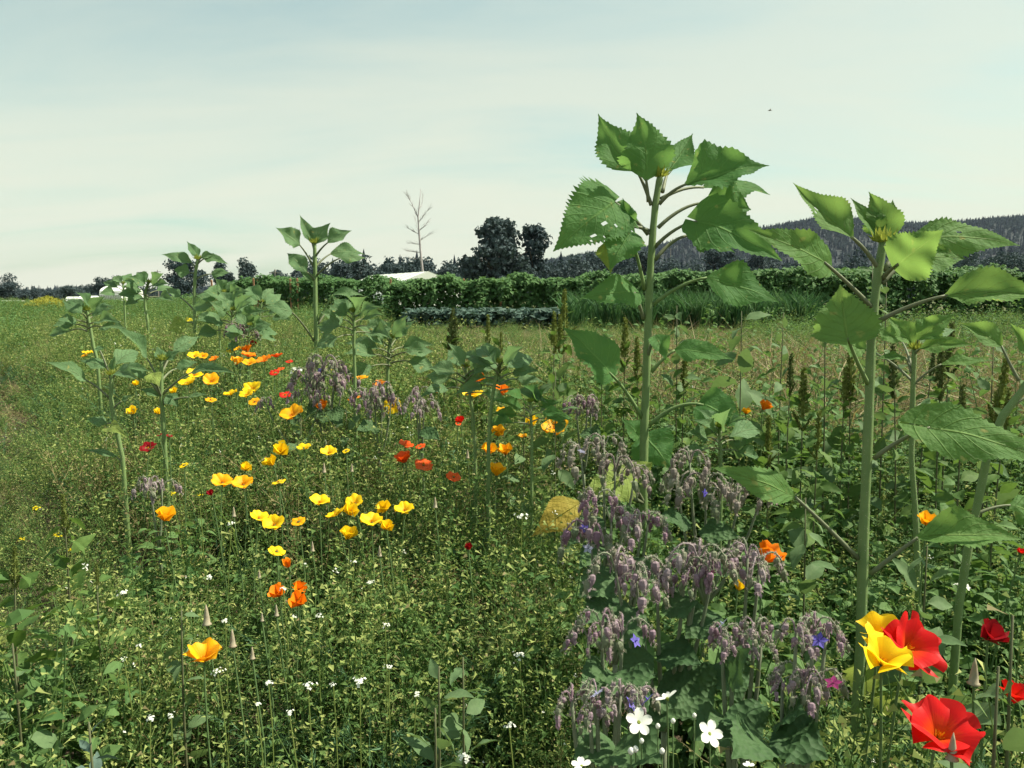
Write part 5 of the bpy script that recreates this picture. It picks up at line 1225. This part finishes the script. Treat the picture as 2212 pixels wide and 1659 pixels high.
# ------------------------------------------------------------------ white and yellow small flowers
def white_flower(x, y, size, d, face, tilt, label, npet=5):
    c = P(x, y, d); R = px(size, d) / 2; g = Vector((c.x, c.y + .03, 0)); g.z = gz(g.x, g.y); t = root('white_flower', g, label, 'flower', 'five-petalled white flowers')
    b = MB(); b.tube(curve_pts((0, 0, 0), c - g, Vector((.02, 0, 0)), 5), .0012, 5); link('stem', b.mesh('stem', ['pop_stem']), t)
    rot = Euler((math.radians(face), math.radians(tilt), 0)); p = MB(); n = 6; vs_ = []
    for j in range(6):
        v = j / 5; w = .41 * math.sin(PI * min(1, .08 + v * .86)) ** .7 * (.55 + .6 * v)
        for i in range(5):
            u = -1 + i / 2; vs_.append(((.1 + .9 * v - .10 * u * u * (v > .9) * -1 * (0 if abs(u) > .1 else 1)) * R, u * w * R, (.22 * v - .1 * v * v + .10 * u * u * v) * R))
    p.add(vs_, [(j * 5 + i, j * 5 + i + 1, j * 5 + i + 6, j * 5 + i + 5) for j in range(5) for i in range(4)]); me = p.mesh('petal', ['white_petal'], None, True)
    for k in range(npet):
        o = link('petal', me, t, c - g); o.rotation_mode = 'QUATERNION'; o.rotation_quaternion = rot.to_quaternion() @ Euler((0, 0, 2 * PI * k / 5 + .3)).to_quaternion()
    q = MB(); q.tube([(0, 0, -.25 * R), (0, 0, 0), (0, 0, .06 * R)], [.05 * R, .16 * R, .10 * R], 6); o = link('centre', q.mesh('centre', ['bud']), t, c - g); o.rotation_euler = rot
white_flower(1380, 1560, 58, 1.02, 48, 5, 'white five-petalled flower fully open near the bottom centre right')
white_flower(1533, 1585, 58, 1.00, 42, 25, 'white five-petalled flower beside the first, tilted to the right')
white_flower(1441, 1508, 52, 1.06, -15, -25, 'white flower seen edge-on above the open pair', 3)
white_flower(1256, 1654, 44, .97, 10, -5, 'white flower cut by the bottom edge left of the open pair', 4)
white_flower(1618, 1655, 26, .97, 5, 0, 'white furled flower cut by the bottom edge', 3)
def white_bud(x, y, s, d, label):
    c = P(x, y, d); g = Vector((c.x, c.y + .02, 0)); g.z = gz(g.x, g.y); t = root('white_flower_bud', g, label, 'flower bud', 'round cream flower buds')
    b = MB(); b.tube([(0, 0, 0), (c - g) * .5 + Vector((.01, 0, 0)), c - g], .001, 4); link('stem', b.mesh('stem', ['pop_stem']), t)
    q = MB(); R = px(s, d) / 2; q.tube([c - g + Vector((0, 0, z * R)) for z in (-1.2, -.8, 0, .7, 1.15)], [R * .2, R * .7, R, R * .65, R * .08], 8); link('bud', q.mesh('bud', ['white_petal'], None, True), t)
for x, y, s, lab in [(1363, 1622, 15, 'lower left cream bud under the open white flower'), (1373, 1618, 14, 'cream bud paired right of the lower left one'), (1421, 1568, 11, 'small cream bud between the two open white flowers'),
                     (1454, 1557, 11, 'small cream bud right of centre between the open white flowers'), (1430, 1622, 13, 'cream bud below the gap between the open white flowers'), (1500, 1545, 10, 'cream bud above the tilted white flower'), (1386, 1600, 11, 'cream bud just beneath the open white flower')]:
    white_bud(x, y, s, 1.0, lab)
def cluster(name, x, y, s, mat, label, cat, group, d=None):
    d = d or canopy_depth(x, y, .03); c = P(x, y, d); r = random.Random(int(x + y)); g = Vector((c.x + r.uniform(-.04, .04), c.y + .02, 0)); g.z = gz(g.x, g.y)
    t = root(name, g, label, cat, group); b = MB(); b.tube(curve_pts((0, 0, 0), c - g, Vector((r.uniform(-.03, .03), 0, 0)), 5), .0013, 4)
    for k in range(9):
        q = (c - g) * r.uniform(.45, .95); a = r.uniform(0, 6.28); e = q + Vector((math.cos(a), math.sin(a), .5)) * .014; b.tube([q, e], .0004, 3); b.petal(e, Vector((math.cos(a), math.sin(a), .4)), rv(r), .007, .007, 0)
    link('stem', b.mesh('stem', ['weed_pod']), t)
    q = MB(); S = px(s, d) / 2
    for k in range(13):
        f = Vector((r.gauss(0, .45), r.gauss(0, .45), r.uniform(-.35, .45))) * S; n = (f + Vector((0, -.4 * S, S))).normalized(); u = n.cross(Vector((1, .2, 0))).normalized(); w = n.cross(u)
        for j in range(4):
            a = j * PI / 2 + k; dv = u * math.cos(a) + w * math.sin(a); q.petal(c - g + f, dv + n * .25, n, S * .30, S * .24, 0, .1, 0)
    link('flower_head', q.mesh('flower_head', [mat]), t)
WG = 'tiny white flower heads of the weeds'
for x, y, s, lab in [(262, 1282, 26, 'tiny white flower head left of the lone golden poppy, large'), (487, 1340, 18, 'tiny white flower head right beside the tall tan bud'), (450, 1246, 18, 'tiny white flower head straight above the tan bud'),
    (268, 1424, 18, 'tiny white flower head left of the lone golden poppy'), (470, 1450, 22, 'tiny white flower head under the lone golden poppy'), (580, 1475, 20, 'tiny white flower head below right of the tan buds'),
    (778, 1472, 30, 'large white flower head at the bottom middle-left'), (665, 1480, 26, 'white flower head left of the large bottom one'), (720, 1480, 16, 'small white flower head between the two bottom white heads'),
    (325, 1553, 22, 'white flower head low at left near the bluish leaves'), (370, 1545, 18, 'small white head right of the bluish leaves'), (625, 1540, 20, 'white flower head right under the bottom-left buds'),
    (555, 1522, 18, 'white flower head left of the bottom pair'), (1008, 1635, 34, 'large white flower head at the bottom edge centre'), (1100, 1570, 26, 'white flower head upper right of the bottom edge one'),
    (1122, 1417, 24, 'white flower head by the broad grey-green weed'), (1128, 1115, 26, 'whitish flower head left of the withered yellow leaf'), (765, 1215, 16, 'tiny white head right of the furled orange poppy'),
    (800, 1258, 18, 'tiny white head below the yellow cluster'), (832, 1350, 16, 'small white head among weeds below the yellow cluster'), (500, 1130, 16, 'tiny white head between lone and cluster poppies'),
    (612, 1272, 16, 'tiny white head in front of the orange trio'), (690, 1330, 16, 'tiny white head right of the orange bowl poppy'), (2080, 1268, 34, 'white flower head between the right sunflower stems'),
    (840, 1440, 16, 'tiny white head lower right of the orange trio'), (900, 1500, 18, 'tiny white head low centre among the weeds'), (300, 1395, 14, 'tiny white head between large and golden-poppy heads'), (640, 800, 26, 'flat white umbel beyond the far poppies')]:
    cluster('shepherds_purse', x, y, s, 'white_petal', lab, 'weed flower', WG)
YG = 'small yellow mustard flower heads'
for x, y, s, lab in [(80, 1098, 20, 'topmost yellow mustard head at the left edge'), (48, 1165, 16, 'yellow mustard head nearest the left edge'), (122, 1157, 18, 'yellow mustard head right of the edge one'), (155, 1188, 14, 'lowest yellow mustard head at left'),
    (372, 1066, 14, 'tiny yellow mustard head left of the crimson bloom'), (430, 1070, 10, 'tiniest yellow mustard head near the crimson bloom'), (575, 703, 14, 'yellow mustard head far left of the tall slim sunflower'), (715, 797, 16, 'yellow mustard head behind the far patch, right side'),
    (408, 693, 26, 'pale yellow bloom beside the second tall sunflower stem'), (440, 688, 20, 'pale yellow bloom right of the second tall sunflower stem')]:
    cluster('mustard_plant', x, y, s, 'mustard', lab, 'mustard flower', YG)

# ------------------------------------------------------------------ borage
def bud_cluster_mesh(name, seed, n=11, mats=('bor_stem', 'bor_bud', 'hair', 'bor_green')):
    r = random.Random(seed); b = MB(); arms = 3
    def hairs(p, d, l, k):
        for _ in range(k):
            dv = (rv(r) - d * .0).normalized(); s_ = dv.cross(rv(r)).normalized() * .0006; q = p + rv(r, .002); b.add([q - s_, q + s_, q + dv * l], [(0, 1, 2)], 2)
    for a_ in range(arms):
        a = 2 * PI * a_ / arms + r.uniform(-.5, .5); out = Vector((math.cos(a), math.sin(a), 0)); R = r.uniform(.018, .045)
        arc = [Vector((0, 0, -.02)), out * R * .4 + Vector((0, 0, .022)), out * R + Vector((0, 0, .026)), out * R * 1.5 + Vector((0, 0, .008)), out * R * 1.7 + Vector((0, 0, -.012))]
        arc = [on_line(arc, i / 9) for i in range(10)]; b.tube(arc, [.0027 - .00012 * i for i in range(10)], 5, 1 if r.random() < .6 else 0, False)
        for p in arc[1:]: hairs(p, Vector((0, 0, 1)), .006, 14)
        for k in range(n // 3):
            t = .45 + .55 * k / (n // 3 - 1); q = on_line(arc, min(1, t)); sd_ = out.cross(Vector((0, 0, 1))) * r.uniform(-1, 1); l = r.uniform(.010, .02)
            e = q + sd_ * .012 + out * r.uniform(0, .008) + Vector((0, 0, .003)); e2 = e + sd_ * .006 + Vector((0, 0, -l)); b.tube([q, e, e2], [.0010, .0009, .0010], 4, 0, False)
            hairs(e, Vector((0, 0, 1)), .004, 5)
            ax = Vector((sd_.x * .25 + out.x * .15 + r.uniform(-.2, .2), sd_.y * .25 + out.y * .15 + r.uniform(-.2, .2), -1)).normalized(); bl = r.uniform(.021, .033); br = bl * r.uniform(.26, .35)
            pts = [e2 + ax * bl * f for f in (0, .12, .4, .7, .9, 1.05)]; bm_ = 3 if r.random() < .35 else 1; b.tube(pts, [br * f for f in (.3, .85, 1, .75, .4, .08)], 6, bm_, False)
            for p in pts[:5]: hairs(p + rv(r, br), ax, .0065, 14)
            for j in range(3):                                  # sepal tips
                b.petal(pts[3] + rv(r, br * .8), ax + rv(r, .25), rv(r), bl * .55, br * .9, bm_, .2, .1)
    return b.mesh(name, list(mats))
BUDS = [bud_cluster_mesh('bud_cluster', i, 11) for i in range(4)] + [bud_cluster_mesh('bud_cluster', 20 + i, 12, ('bor_stem', 'bor_bud2', 'hair', 'bor_green')) for i in range(4)]
def star_mesh(mat):
    b = MB(); n = 5
    for k in range(n):
        a = 2 * PI * k / n; b.petal(Vector((0, 0, 0)), Vector((math.cos(a), math.sin(a), .15)), Vector((0, 0, 1)), .013, .008, 0, .15, .05)
    b.tube([(0, 0, 0), (0, 0, .006)], [.0018, .0004], 5); return b.mesh('flower', [mat])
STARS = {k: star_mesh(k) for k in ('bor_flower', 'bor_pale', 'bor_pink')}
def borage(label, base, d, heads, leaves, flowers=(), mauve=True, seed=0, group='borage plants'):
    r = random.Random(seed); b0 = P(base[0], base[1], d); g = Vector((b0.x, b0.y, gz(b0.x, b0.y))); t = root('borage_plant', g, label, 'borage', group)
    b = MB(); ctr = Vector((0, 0, 0)); hp = [(P(h[0], h[1], d + (h[3] if len(h) > 3 else 0)) - g) for h in heads]
    zc = min(p.z for p in hp); mx = sum((p.x for p in hp)) / len(hp); my = sum((p.y for p in hp)) / len(hp)
    fork = Vector((mx * .6, my * .6, zc * .62)); b.tube(curve_pts((0, 0, -.02), fork, Vector((.01, 0, 0)), 6), [.0075, .0072, .007, .0066, .0062, .0058, .0055], 8)
    for p in hp: b.tube(curve_pts(fork, p, Vector(((p.x - fork.x) * .25, 0, -.02)), 6), [.0052, .0048, .0044, .004, .0035, .003, .0022], 6)
    for i in range(260):
        q = fork.lerp(r.choice(hp), r.random()) if r.random() < .5 else fork * r.random(); q = q + rv(r, .005); dv = rv(r).normalized(); s_ = dv.cross(rv(r)).normalized() * .0004
    link('stem', b.mesh('stem', ['bor_stem'], None, True), t)
    for i, (h, p) in enumerate(zip(heads, hp)):
        me = BUDS[(seed * 3 + i) % 4 + (4 if mauve else 0)]; s = px(h[2], d) / .105
        o = link('bud_cluster', me, t, p + Vector((0, 0, .01 * s)), (0, 0, r.uniform(0, 6.28)), s)
    for (x, y, k) in flowers:
        q = P(x, y, d - .02) - g; link('flower', STARS[k], t, q, (r.uniform(.6, 1.4), r.uniform(-.5, .5), r.uniform(0, 6)), 1.0)
    for (bx, by, tx, ty, w, roll) in leaves:
        B, T = P(bx, by, d + r.uniform(-.03, .03)), P(tx, ty, d + r.uniform(-.12, .0)); me = leaf_mesh('leaf', B, T, px(w, d), roll, 'bor_leaf', g, .14, .15, 0, .13, 0, 24, 8, seed * 20 + int(bx), (), .02, .05, OV_W)
        link('leaf', me, t)
borage('pale budded borage nearest the tallest sunflower stem', (1300, 1260), 2.05, [(1255, 985, 85), (1305, 962, 70), (1330, 1010, 90), (1370, 1030, 70)], [(1300, 1120, 1225, 1180, 60, 50), (1310, 1100, 1390, 1150, 60, 50), (1305, 1180, 1250, 1230, 60, 45)], [(1256, 976, 'bor_pale')], False, 1)
borage('greenish budded borage behind the others, right of the pale one', (1500, 1290), 1.95, [(1465, 1050, 90), (1490, 995, 75), (1525, 1050, 95), (1555, 1075, 80), (1600, 1055, 85), (1645, 1065, 75)], [(1490, 1130, 1420, 1120, 60, 40), (1510, 1150, 1600, 1160, 60, 45), (1500, 1190, 1440, 1230, 65, 50), (1520, 1200, 1590, 1250, 70, 50)], [(1522, 1066, 'bor_flower')], False, 2)
borage('mauve borage at the left side of the clump with purple-blue blooms', (1330, 1380), 1.66, [(1285, 1085, 80), (1320, 1120, 90), (1275, 1160, 110), (1385, 1135, 90), (1400, 1128, 70)], [(1330, 1240, 1250, 1290, 90, 55), (1340, 1220, 1420, 1260, 80, 45), (1335, 1290, 1260, 1350, 90, 50)], [(1262, 1142, 'bor_flower'), (1270, 1185, 'bor_pale')], True, 3)
borage('largest front borage with hairy drooping buds on forked stems', (1420, 1640), 1.42, [(1330, 1225, 105), (1375, 1245, 120), (1420, 1260, 80), (1480, 1225, 85), (1510, 1205, 105), (1540, 1225, 100), (1500, 1245, 80)], [(1420, 1405, 1515, 1435, 85, 42), (1440, 1450, 1540, 1560, 150, 62), (1410, 1420, 1330, 1470, 110, 50), (1400, 1340, 1310, 1370, 110, 40), (1430, 1320, 1510, 1300, 80, 40), (1430, 1500, 1370, 1590, 110, 60)], [(1535, 1238, 'bor_pink')], True, 4)
borage('single arching borage in front of the orange side-on poppy', (1560, 1560), 1.45, [(1615, 1200, 85), (1640, 1225, 95)], [(1555, 1330, 1480, 1380, 90, 45), (1570, 1380, 1650, 1420, 90, 45), (1560, 1430, 1600, 1520, 100, 55)], [], True, 5)
borage('low borage in the dark left foot of the clump with a blue bloom', (1340, 1590), 1.30, [(1300, 1350, 95), (1345, 1365, 90), (1270, 1375, 70)], [(1330, 1460, 1250, 1500, 100, 50), (1340, 1450, 1400, 1540, 100, 55)], [(1372, 1385, 'bor_flower')], True, 6)
borage('small twin-headed borage right of the forked one, pale flower on top', (1590, 1680), 1.18, [(1560, 1375, 80), (1580, 1390, 60), (1630, 1365, 75), (1645, 1385, 65)], [(1575, 1480, 1620, 1400, 90, 50), (1590, 1520, 1640, 1600, 110, 55), (1580, 1560, 1500, 1600, 110, 50)], [(1562, 1348, 'bor_pale')], True, 7)
borage('rightmost borage with a pink flower tip beside the yellow poppies', (1650, 1720), 1.10, [(1720, 1365, 80), (1760, 1355, 85), (1785, 1375, 70), (1735, 1470, 90), (1765, 1475, 95), (1690, 1480, 60)], [(1670, 1580, 1790, 1640, 130, 50), (1650, 1600, 1580, 1640, 120, 55), (1690, 1560, 1740, 1540, 90, 40)], [(1800, 1476, 'bor_pink'), (1770, 1384, 'bor_flower')], True, 8)
borage('bottom borage behind the white flowers with violet blooms', (1330, 1730), 1.08, [(1235, 1515, 80), (1290, 1510, 85), (1340, 1500, 80), (1375, 1515, 90), (1275, 1540, 70)], [(1320, 1600, 1240, 1640, 120, 50), (1340, 1600, 1430, 1650, 120, 50)], [(1362, 1522, 'bor_flower'), (1400, 1512, 'bor_flower'), (1290, 1500, 'bor_pale')], True, 9)
# farther ones
borage('dense purple borage clump left of centre beside the poppies', (700, 960), 3.6, [(668, 815, 62), (700, 790, 70), (725, 800, 60), (690, 830, 62), (720, 830, 62), (742, 825, 50), (660, 825, 50)], [(705, 890, 740, 920, 50, 45), (700, 880, 660, 900, 50, 45), (690, 900, 740, 900, 40, 50)], [(690, 800, 'bor_flower')], True, 10)
borage('dull mauve borage under the large-leaved sunflower', (820, 970), 3.4, [(795, 858, 60), (825, 845, 60), (845, 865, 50), (810, 880, 50)], [(815, 920, 770, 930, 40, 45)], [], True, 11)
borage('pale dried borage between the mauve one and the crossing slim stems', (915, 970), 3.3, [(905, 850, 44), (915, 880, 55), (900, 870, 44)], [(910, 930, 950, 950, 40, 45)], [], True, 12)
borage('mauve borage tuft just left of the tallest sunflower stem', (1260, 970), 3.1, [(1245, 870, 50), (1268, 872, 55), (1278, 885, 45)], [(1260, 930, 1300, 950, 45, 45)], [], True, 13)
borage('faded grey borage low at the left by the front-left sunflower foot', (340, 1120), 2.6, [(325, 1048, 55), (350, 1055, 50)], [], [], True, 14)
borage('far violet borage below the stake pair', (515, 800), 5.2, [(500, 712, 38), (518, 708, 42), (530, 720, 38)], [], [], True, 15)
borage('mauve borage stems beside the golden spread poppy', (650, 930), 3.5, [(645, 855, 40), (575, 870, 36), (690, 862, 40)], [(650, 900, 620, 910, 36, 45)], [], True, 16)

# ------------------------------------------------------------------ amaranth, goosefoot and single broad weeds
def spike_mesh(name, seed, n=230):
    r = random.Random(seed); b = MB(); b.tube([(0, 0, 0), (0, 0, .5), (0, 0, 1)], [.05, .05, .01], 6)
    for k in range(n):
        z = r.random(); a = r.uniform(0, 6.28); q = .13 * (1.05 - z * .75) * (.8 + .35 * math.sin(z * 40 + a)); d = Vector((math.cos(a), math.sin(a), r.uniform(.1, .9)))
        b.petal(Vector((math.cos(a) * q * .5, math.sin(a) * q * .5, z)), d, rv(r), .10 * (1.1 - z * .5), .06, 0, .4, .1)
    return b.v, b.f, b.m
SPK = [spike_mesh('s', i) for i in range(3)]
def spike_obj(mat, i):
    key = ('spk', mat, i)
    if key not in PET:
        me = bpy.data.meshes.new('spike'); v, f, m = SPK[i]; me.from_pydata([tuple(p) for p in v], [], f); me.materials.append(M[mat]); PET[key] = me
    return PET[key]
BLADE = {}
def small_blade(mat, var):
    key = (mat, var)
    if key not in BLADE:
        BLADE[key] = leaf_mesh('leaf', (0, 0, 0), (1, 0, .05), .52, 0, mat, (0, 0, 0), .14, .25, 0, .08, 0, 8, 4, var, (), .03, .03 if mat == 'goose' else 0, OV_W)
    return BLADE[key]
def leafy_plant(name, label, cat, group, x, ytop, ybot, d, leafmat, spike=None, lean=0, nl=10, L=.06, seed=0, hs=40):
    r = random.Random(seed); top = P(x + lean, ytop, d); bot = P(x, ybot, d); g = Vector((bot.x, bot.y, gz(bot.x, bot.y))); t = root(name, g, label, cat, group)
    tp = top - g; b = MB(); pts = curve_pts((0, 0, -.02), tp, Vector((-tp.x * .3, r.uniform(-.03, .03), 0)), 6); b.tube(pts, [.004, .0038, .0035, .003, .0026, .0022, .0016], 5); link('stem', b.mesh('stem', ['stem_dark'], None, True), t)
    nl = int(nl * 1.9)
    for k in range(nl):
        f = .2 + .78 * ((k + .5) / nl) ** .75; q = on_line(pts, f); a = k * 2.4 + seed; l = L * r.uniform(.7, 1.1) * (1.25 - .75 * f)
        o = link('leaf', small_blade(leafmat, k % 4), t, q + Vector((math.cos(a), math.sin(a), .1)) * l * .25, (r.uniform(-1.0, 1.0), -r.uniform(-.9, .9), a), l * 1.35)
    if spike:
        hgt = px(hs, d) * 1.2; dv = (pts[-1] - pts[-2]).normalized(); rot = dv.to_track_quat('Z', 'Y')
        for j in range(1 if hs < 30 else 3):
            o = link('spike', spike_obj(spike, (seed + j) % 3), t, pts[-1] - dv * hgt * (.5 if j == 0 else .75)); o.rotation_mode = 'QUATERNION'
            o.rotation_quaternion = rot if j == 0 else (dv + rv(r, .55)).to_track_quat('Z', 'Y'); s = hgt * (1 if j == 0 else r.uniform(.35, .5)); o.scale = (s * .85, s * .85, s)
AM, AD = 'amaranth', 'amaranth_dark'
AG = 'pigweed spikes along the stubble edge'
for i, (x, yt, yb, d, sp, ln, hs, lab) in enumerate([
    (950, 702, 800, 4.4, AD, 25, 60, 'dark leaning pigweed spike left of centre on the stubble edge'), (990, 715, 800, 4.4, AD, -5, 50, 'dark upright pigweed spike right of the leaning one'),
    (1050, 708, 830, 4.2, AM, 4, 46, 'pigweed spike behind the crossing slim sunflowers'), (1082, 735, 830, 4.2, AM, 0, 30, 'short pigweed spike right of the crossing slim sunflowers'),
    (1195, 710, 880, 3.8, AM, 2, 60, 'left spike of the tall pigweed trio left of the tallest stem'), (1208, 716, 880, 3.9, AM, 2, 60, 'middle spike of the tall pigweed trio left of the tallest stem'), (1216, 668, 880, 4.0, AM, 3, 70, 'thin topmost pigweed spike left of the tallest stem'),
    (1348, 730, 890, 3.7, AM, 2, 70, 'pigweed spike touching the tallest sunflower stem from the left'), (1380, 765, 880, 3.7, AM, -4, 60, 'pigweed spike hidden behind the tallest stem'),
    (1475, 785, 900, 3.6, AM, 4, 60, 'pigweed spike right of the tallest stem under its leaf'), (1300, 780, 900, 3.6, AM, 0, 50, 'pigweed spike by the mauve tuft near the tallest stem'),
    (1735, 850, 1010, 3.0, AM, 0, 90, 'long pigweed spike halfway between the two big sunflowers'), (1700, 800, 960, 3.2, AD, 8, 60, 'dark pigweed spike behind the stubble-edge orange poppy'),
    (1840, 795, 960, 2.9, AM, -3, 80, 'pigweed spike just left of the thick sunflower stem'), (1820, 830, 980, 2.9, AM, 5, 60, 'shorter pigweed spike left of the thick sunflower stem'),
    (1945, 790, 960, 2.9, AD, -15, 80, 'dark pigweed spike behind the young right sunflower'), (2050, 745, 930, 3.0, AD, 4, 80, 'dark upright pigweed spike right of the young right sunflower'),
    (2040, 785, 960, 2.8, AD, -6, 90, 'bushy dark pigweed spike below the upright one at right'), (1985, 778, 900, 3.0, AD, 30, 44, 'pigweed spike leaning right behind the young right sunflower'),
    (2120, 835, 980, 2.5, AM, 45, 100, 'heavy pigweed spike bending right near the leaning sunflower'), (2155, 880, 1000, 2.4, AM, 20, 70, 'pigweed spike under the heavy bending one'),
    (1660, 940, 1080, 2.8, AM, 0, 70, 'pigweed spike below the stubble-edge poppies'), (1765, 930, 1060, 2.6, AM, 3, 70, 'pigweed spike left of the thick stem over the dark leaves'),
    (2075, 880, 1040, 2.3, AD, 3, 80, 'dark pigweed spike between the young and leaning right sunflowers'),
    (30, 1216, 1330, 1.75, AM, 2, 60, 'pale pigweed spike at the left edge near the bottom'), (140, 1104, 1240, 2.1, AM, -2, 60, 'pale pigweed spike left below the mustard heads'), (205, 1240, 1350, 1.8, AM, 4, 40, 'short pigweed spike between the left edge one and the tan bud')]):
    leafy_plant('pigweed', lab, 'pigweed', AG, x, yt, yb, d, 'pig_leaf', sp, ln, 11, .085, 200 + i, hs)
GG = 'leafy goosefoot plants'
for i, (x, yt, yb, d, mat, nl, L, lab) in enumerate([
    (1465, 660, 900, 3.6, 'goose', 12, .09, 'leafy goosefoot right of the tallest stem, top against the leeks'), (1602, 672, 900, 3.4, 'goose', 9, .15, 'goosefoot with two broad leaves midway between the big sunflowers'),
    (1690, 675, 900, 3.3, 'goose', 12, .08, 'slender goosefoot right of the broad-leaved one'), (1785, 660, 950, 3.0, 'goose', 12, .08, 'dark-stemmed goosefoot left of the thick sunflower stem'),
    (1885, 560, 900, 2.9, 'goose', 12, .08, 'tall goosefoot partly hidden behind the thick stem'), (1912, 610, 880, 3.0, 'goose', 9, .09, 'goosefoot showing right of the thick stem'), (2150, 725, 900, 2.6, 'goose', 9, .08, 'goosefoot behind the leaning right sunflower'),
    (1200, 800, 1000, 2.9, 'goose', 12, .10, 'dark purple-stemmed leafy weed left of the tallest stem'), (1130, 830, 960, 3.2, 'goose', 9, .10, 'leafy weed right of the crossing slim sunflowers'),
    (395, 1310, 1420, 1.75, 'goose', 10, .06, 'round-leaved light green weed left of the tan bud'), (1000, 1420, 1500, 1.5, 'goose', 8, .065, 'broad grey-green weed low in the centre'), (945, 1440, 1520, 1.45, 'goose', 6, .08, 'small grey-green weed left of the central broad one'),
    (195, 1560, 1650, 1.2, 'cabbage', 14, .04, 'bluish cut-leaved weed in the bottom left corner'), (940, 1530, 1600, 1.3, 'goose', 5, .07, 'single rounded leaf weed at the bottom centre'),
    (2185, 1330, 1560, 1.05, 'goose', 5, .10, 'grey-green broad-leaved weed before the dark crimson poppy'), (2160, 1440, 1650, .95, 'goose', 5, .09, 'broad-leaved weed at the bottom right corner'), (1740, 1075, 1200, 2.0, 'goose', 10, .10, 'wide-leaved weed left of the thick stem at mid height'),
    (2000, 1180, 1300, 1.7, 'goose', 9, .10, 'leafy weed between thick and young sunflower stems'), (30, 1390, 1480, 1.5, 'goose', 5, .07, 'yellow-edged leaf weed at the left edge'), (650, 900, 980, 3.3, 'goose', 8, .10, 'soft green weed under the golden spread poppy'), (745, 880, 970, 3.4, 'goose', 8, .10, 'blue-green weed right of the purple clump foot')]):
    leafy_plant('goosefoot', lab, 'weed', GG, x, yt, yb, d, mat, None, 3 * ((i % 3) - 1), nl, L, 300 + i)

# a small bird, far off over the fields
def bird():
    p = P(1663, 239, 60); b = MB(); b.tube([(-.12, 0, 0), (-.04, 0, .02), (.08, 0, .02), (.16, 0, .03)], [.005, .045, .04, .01], 6)
    t = tag(link('bird', b.mesh('bird', ['pole']), None, p), 'tiny dark bird in flight high in the pale sky', 'bird')
    for s in (-1, 1):
        w = MB(); w.add([(.05, 0, .03), (-.05, 0, .03), (-.03, s * .2, .10), (.02, s * .2, .11), (-.06, s * .36, .04)], [(0, 1, 2, 3), (3, 2, 4)]); link('wing', w.mesh('wing', ['pole']), t)
bird()

# ------------------------------------------------------------------ haze
def haze():
    b = MB(); b.box((400, 1000, 150 - 5), (5200, 2400, 155)); me = b.mesh('haze', [])
    m = bpy.data.materials.new('haze_air'); m.use_nodes = True; N = m.node_tree.nodes; N.remove(N['Principled BSDF'])
    v = N.new('ShaderNodeVolumePrincipled'); v.inputs['Color'].default_value = (0.62, 0.74, 0.95, 1); v.inputs['Density'].default_value = 0.00005; v.inputs['Anisotropy'].default_value = 0.0
    m.node_tree.links.new(v.outputs[0], N['Material Output'].inputs['Volume']); me.materials.append(m)
    o = link('haze', me); o['kind'] = 'stuff'; o['label'] = 'thin blue summer haze over the fields'
haze()
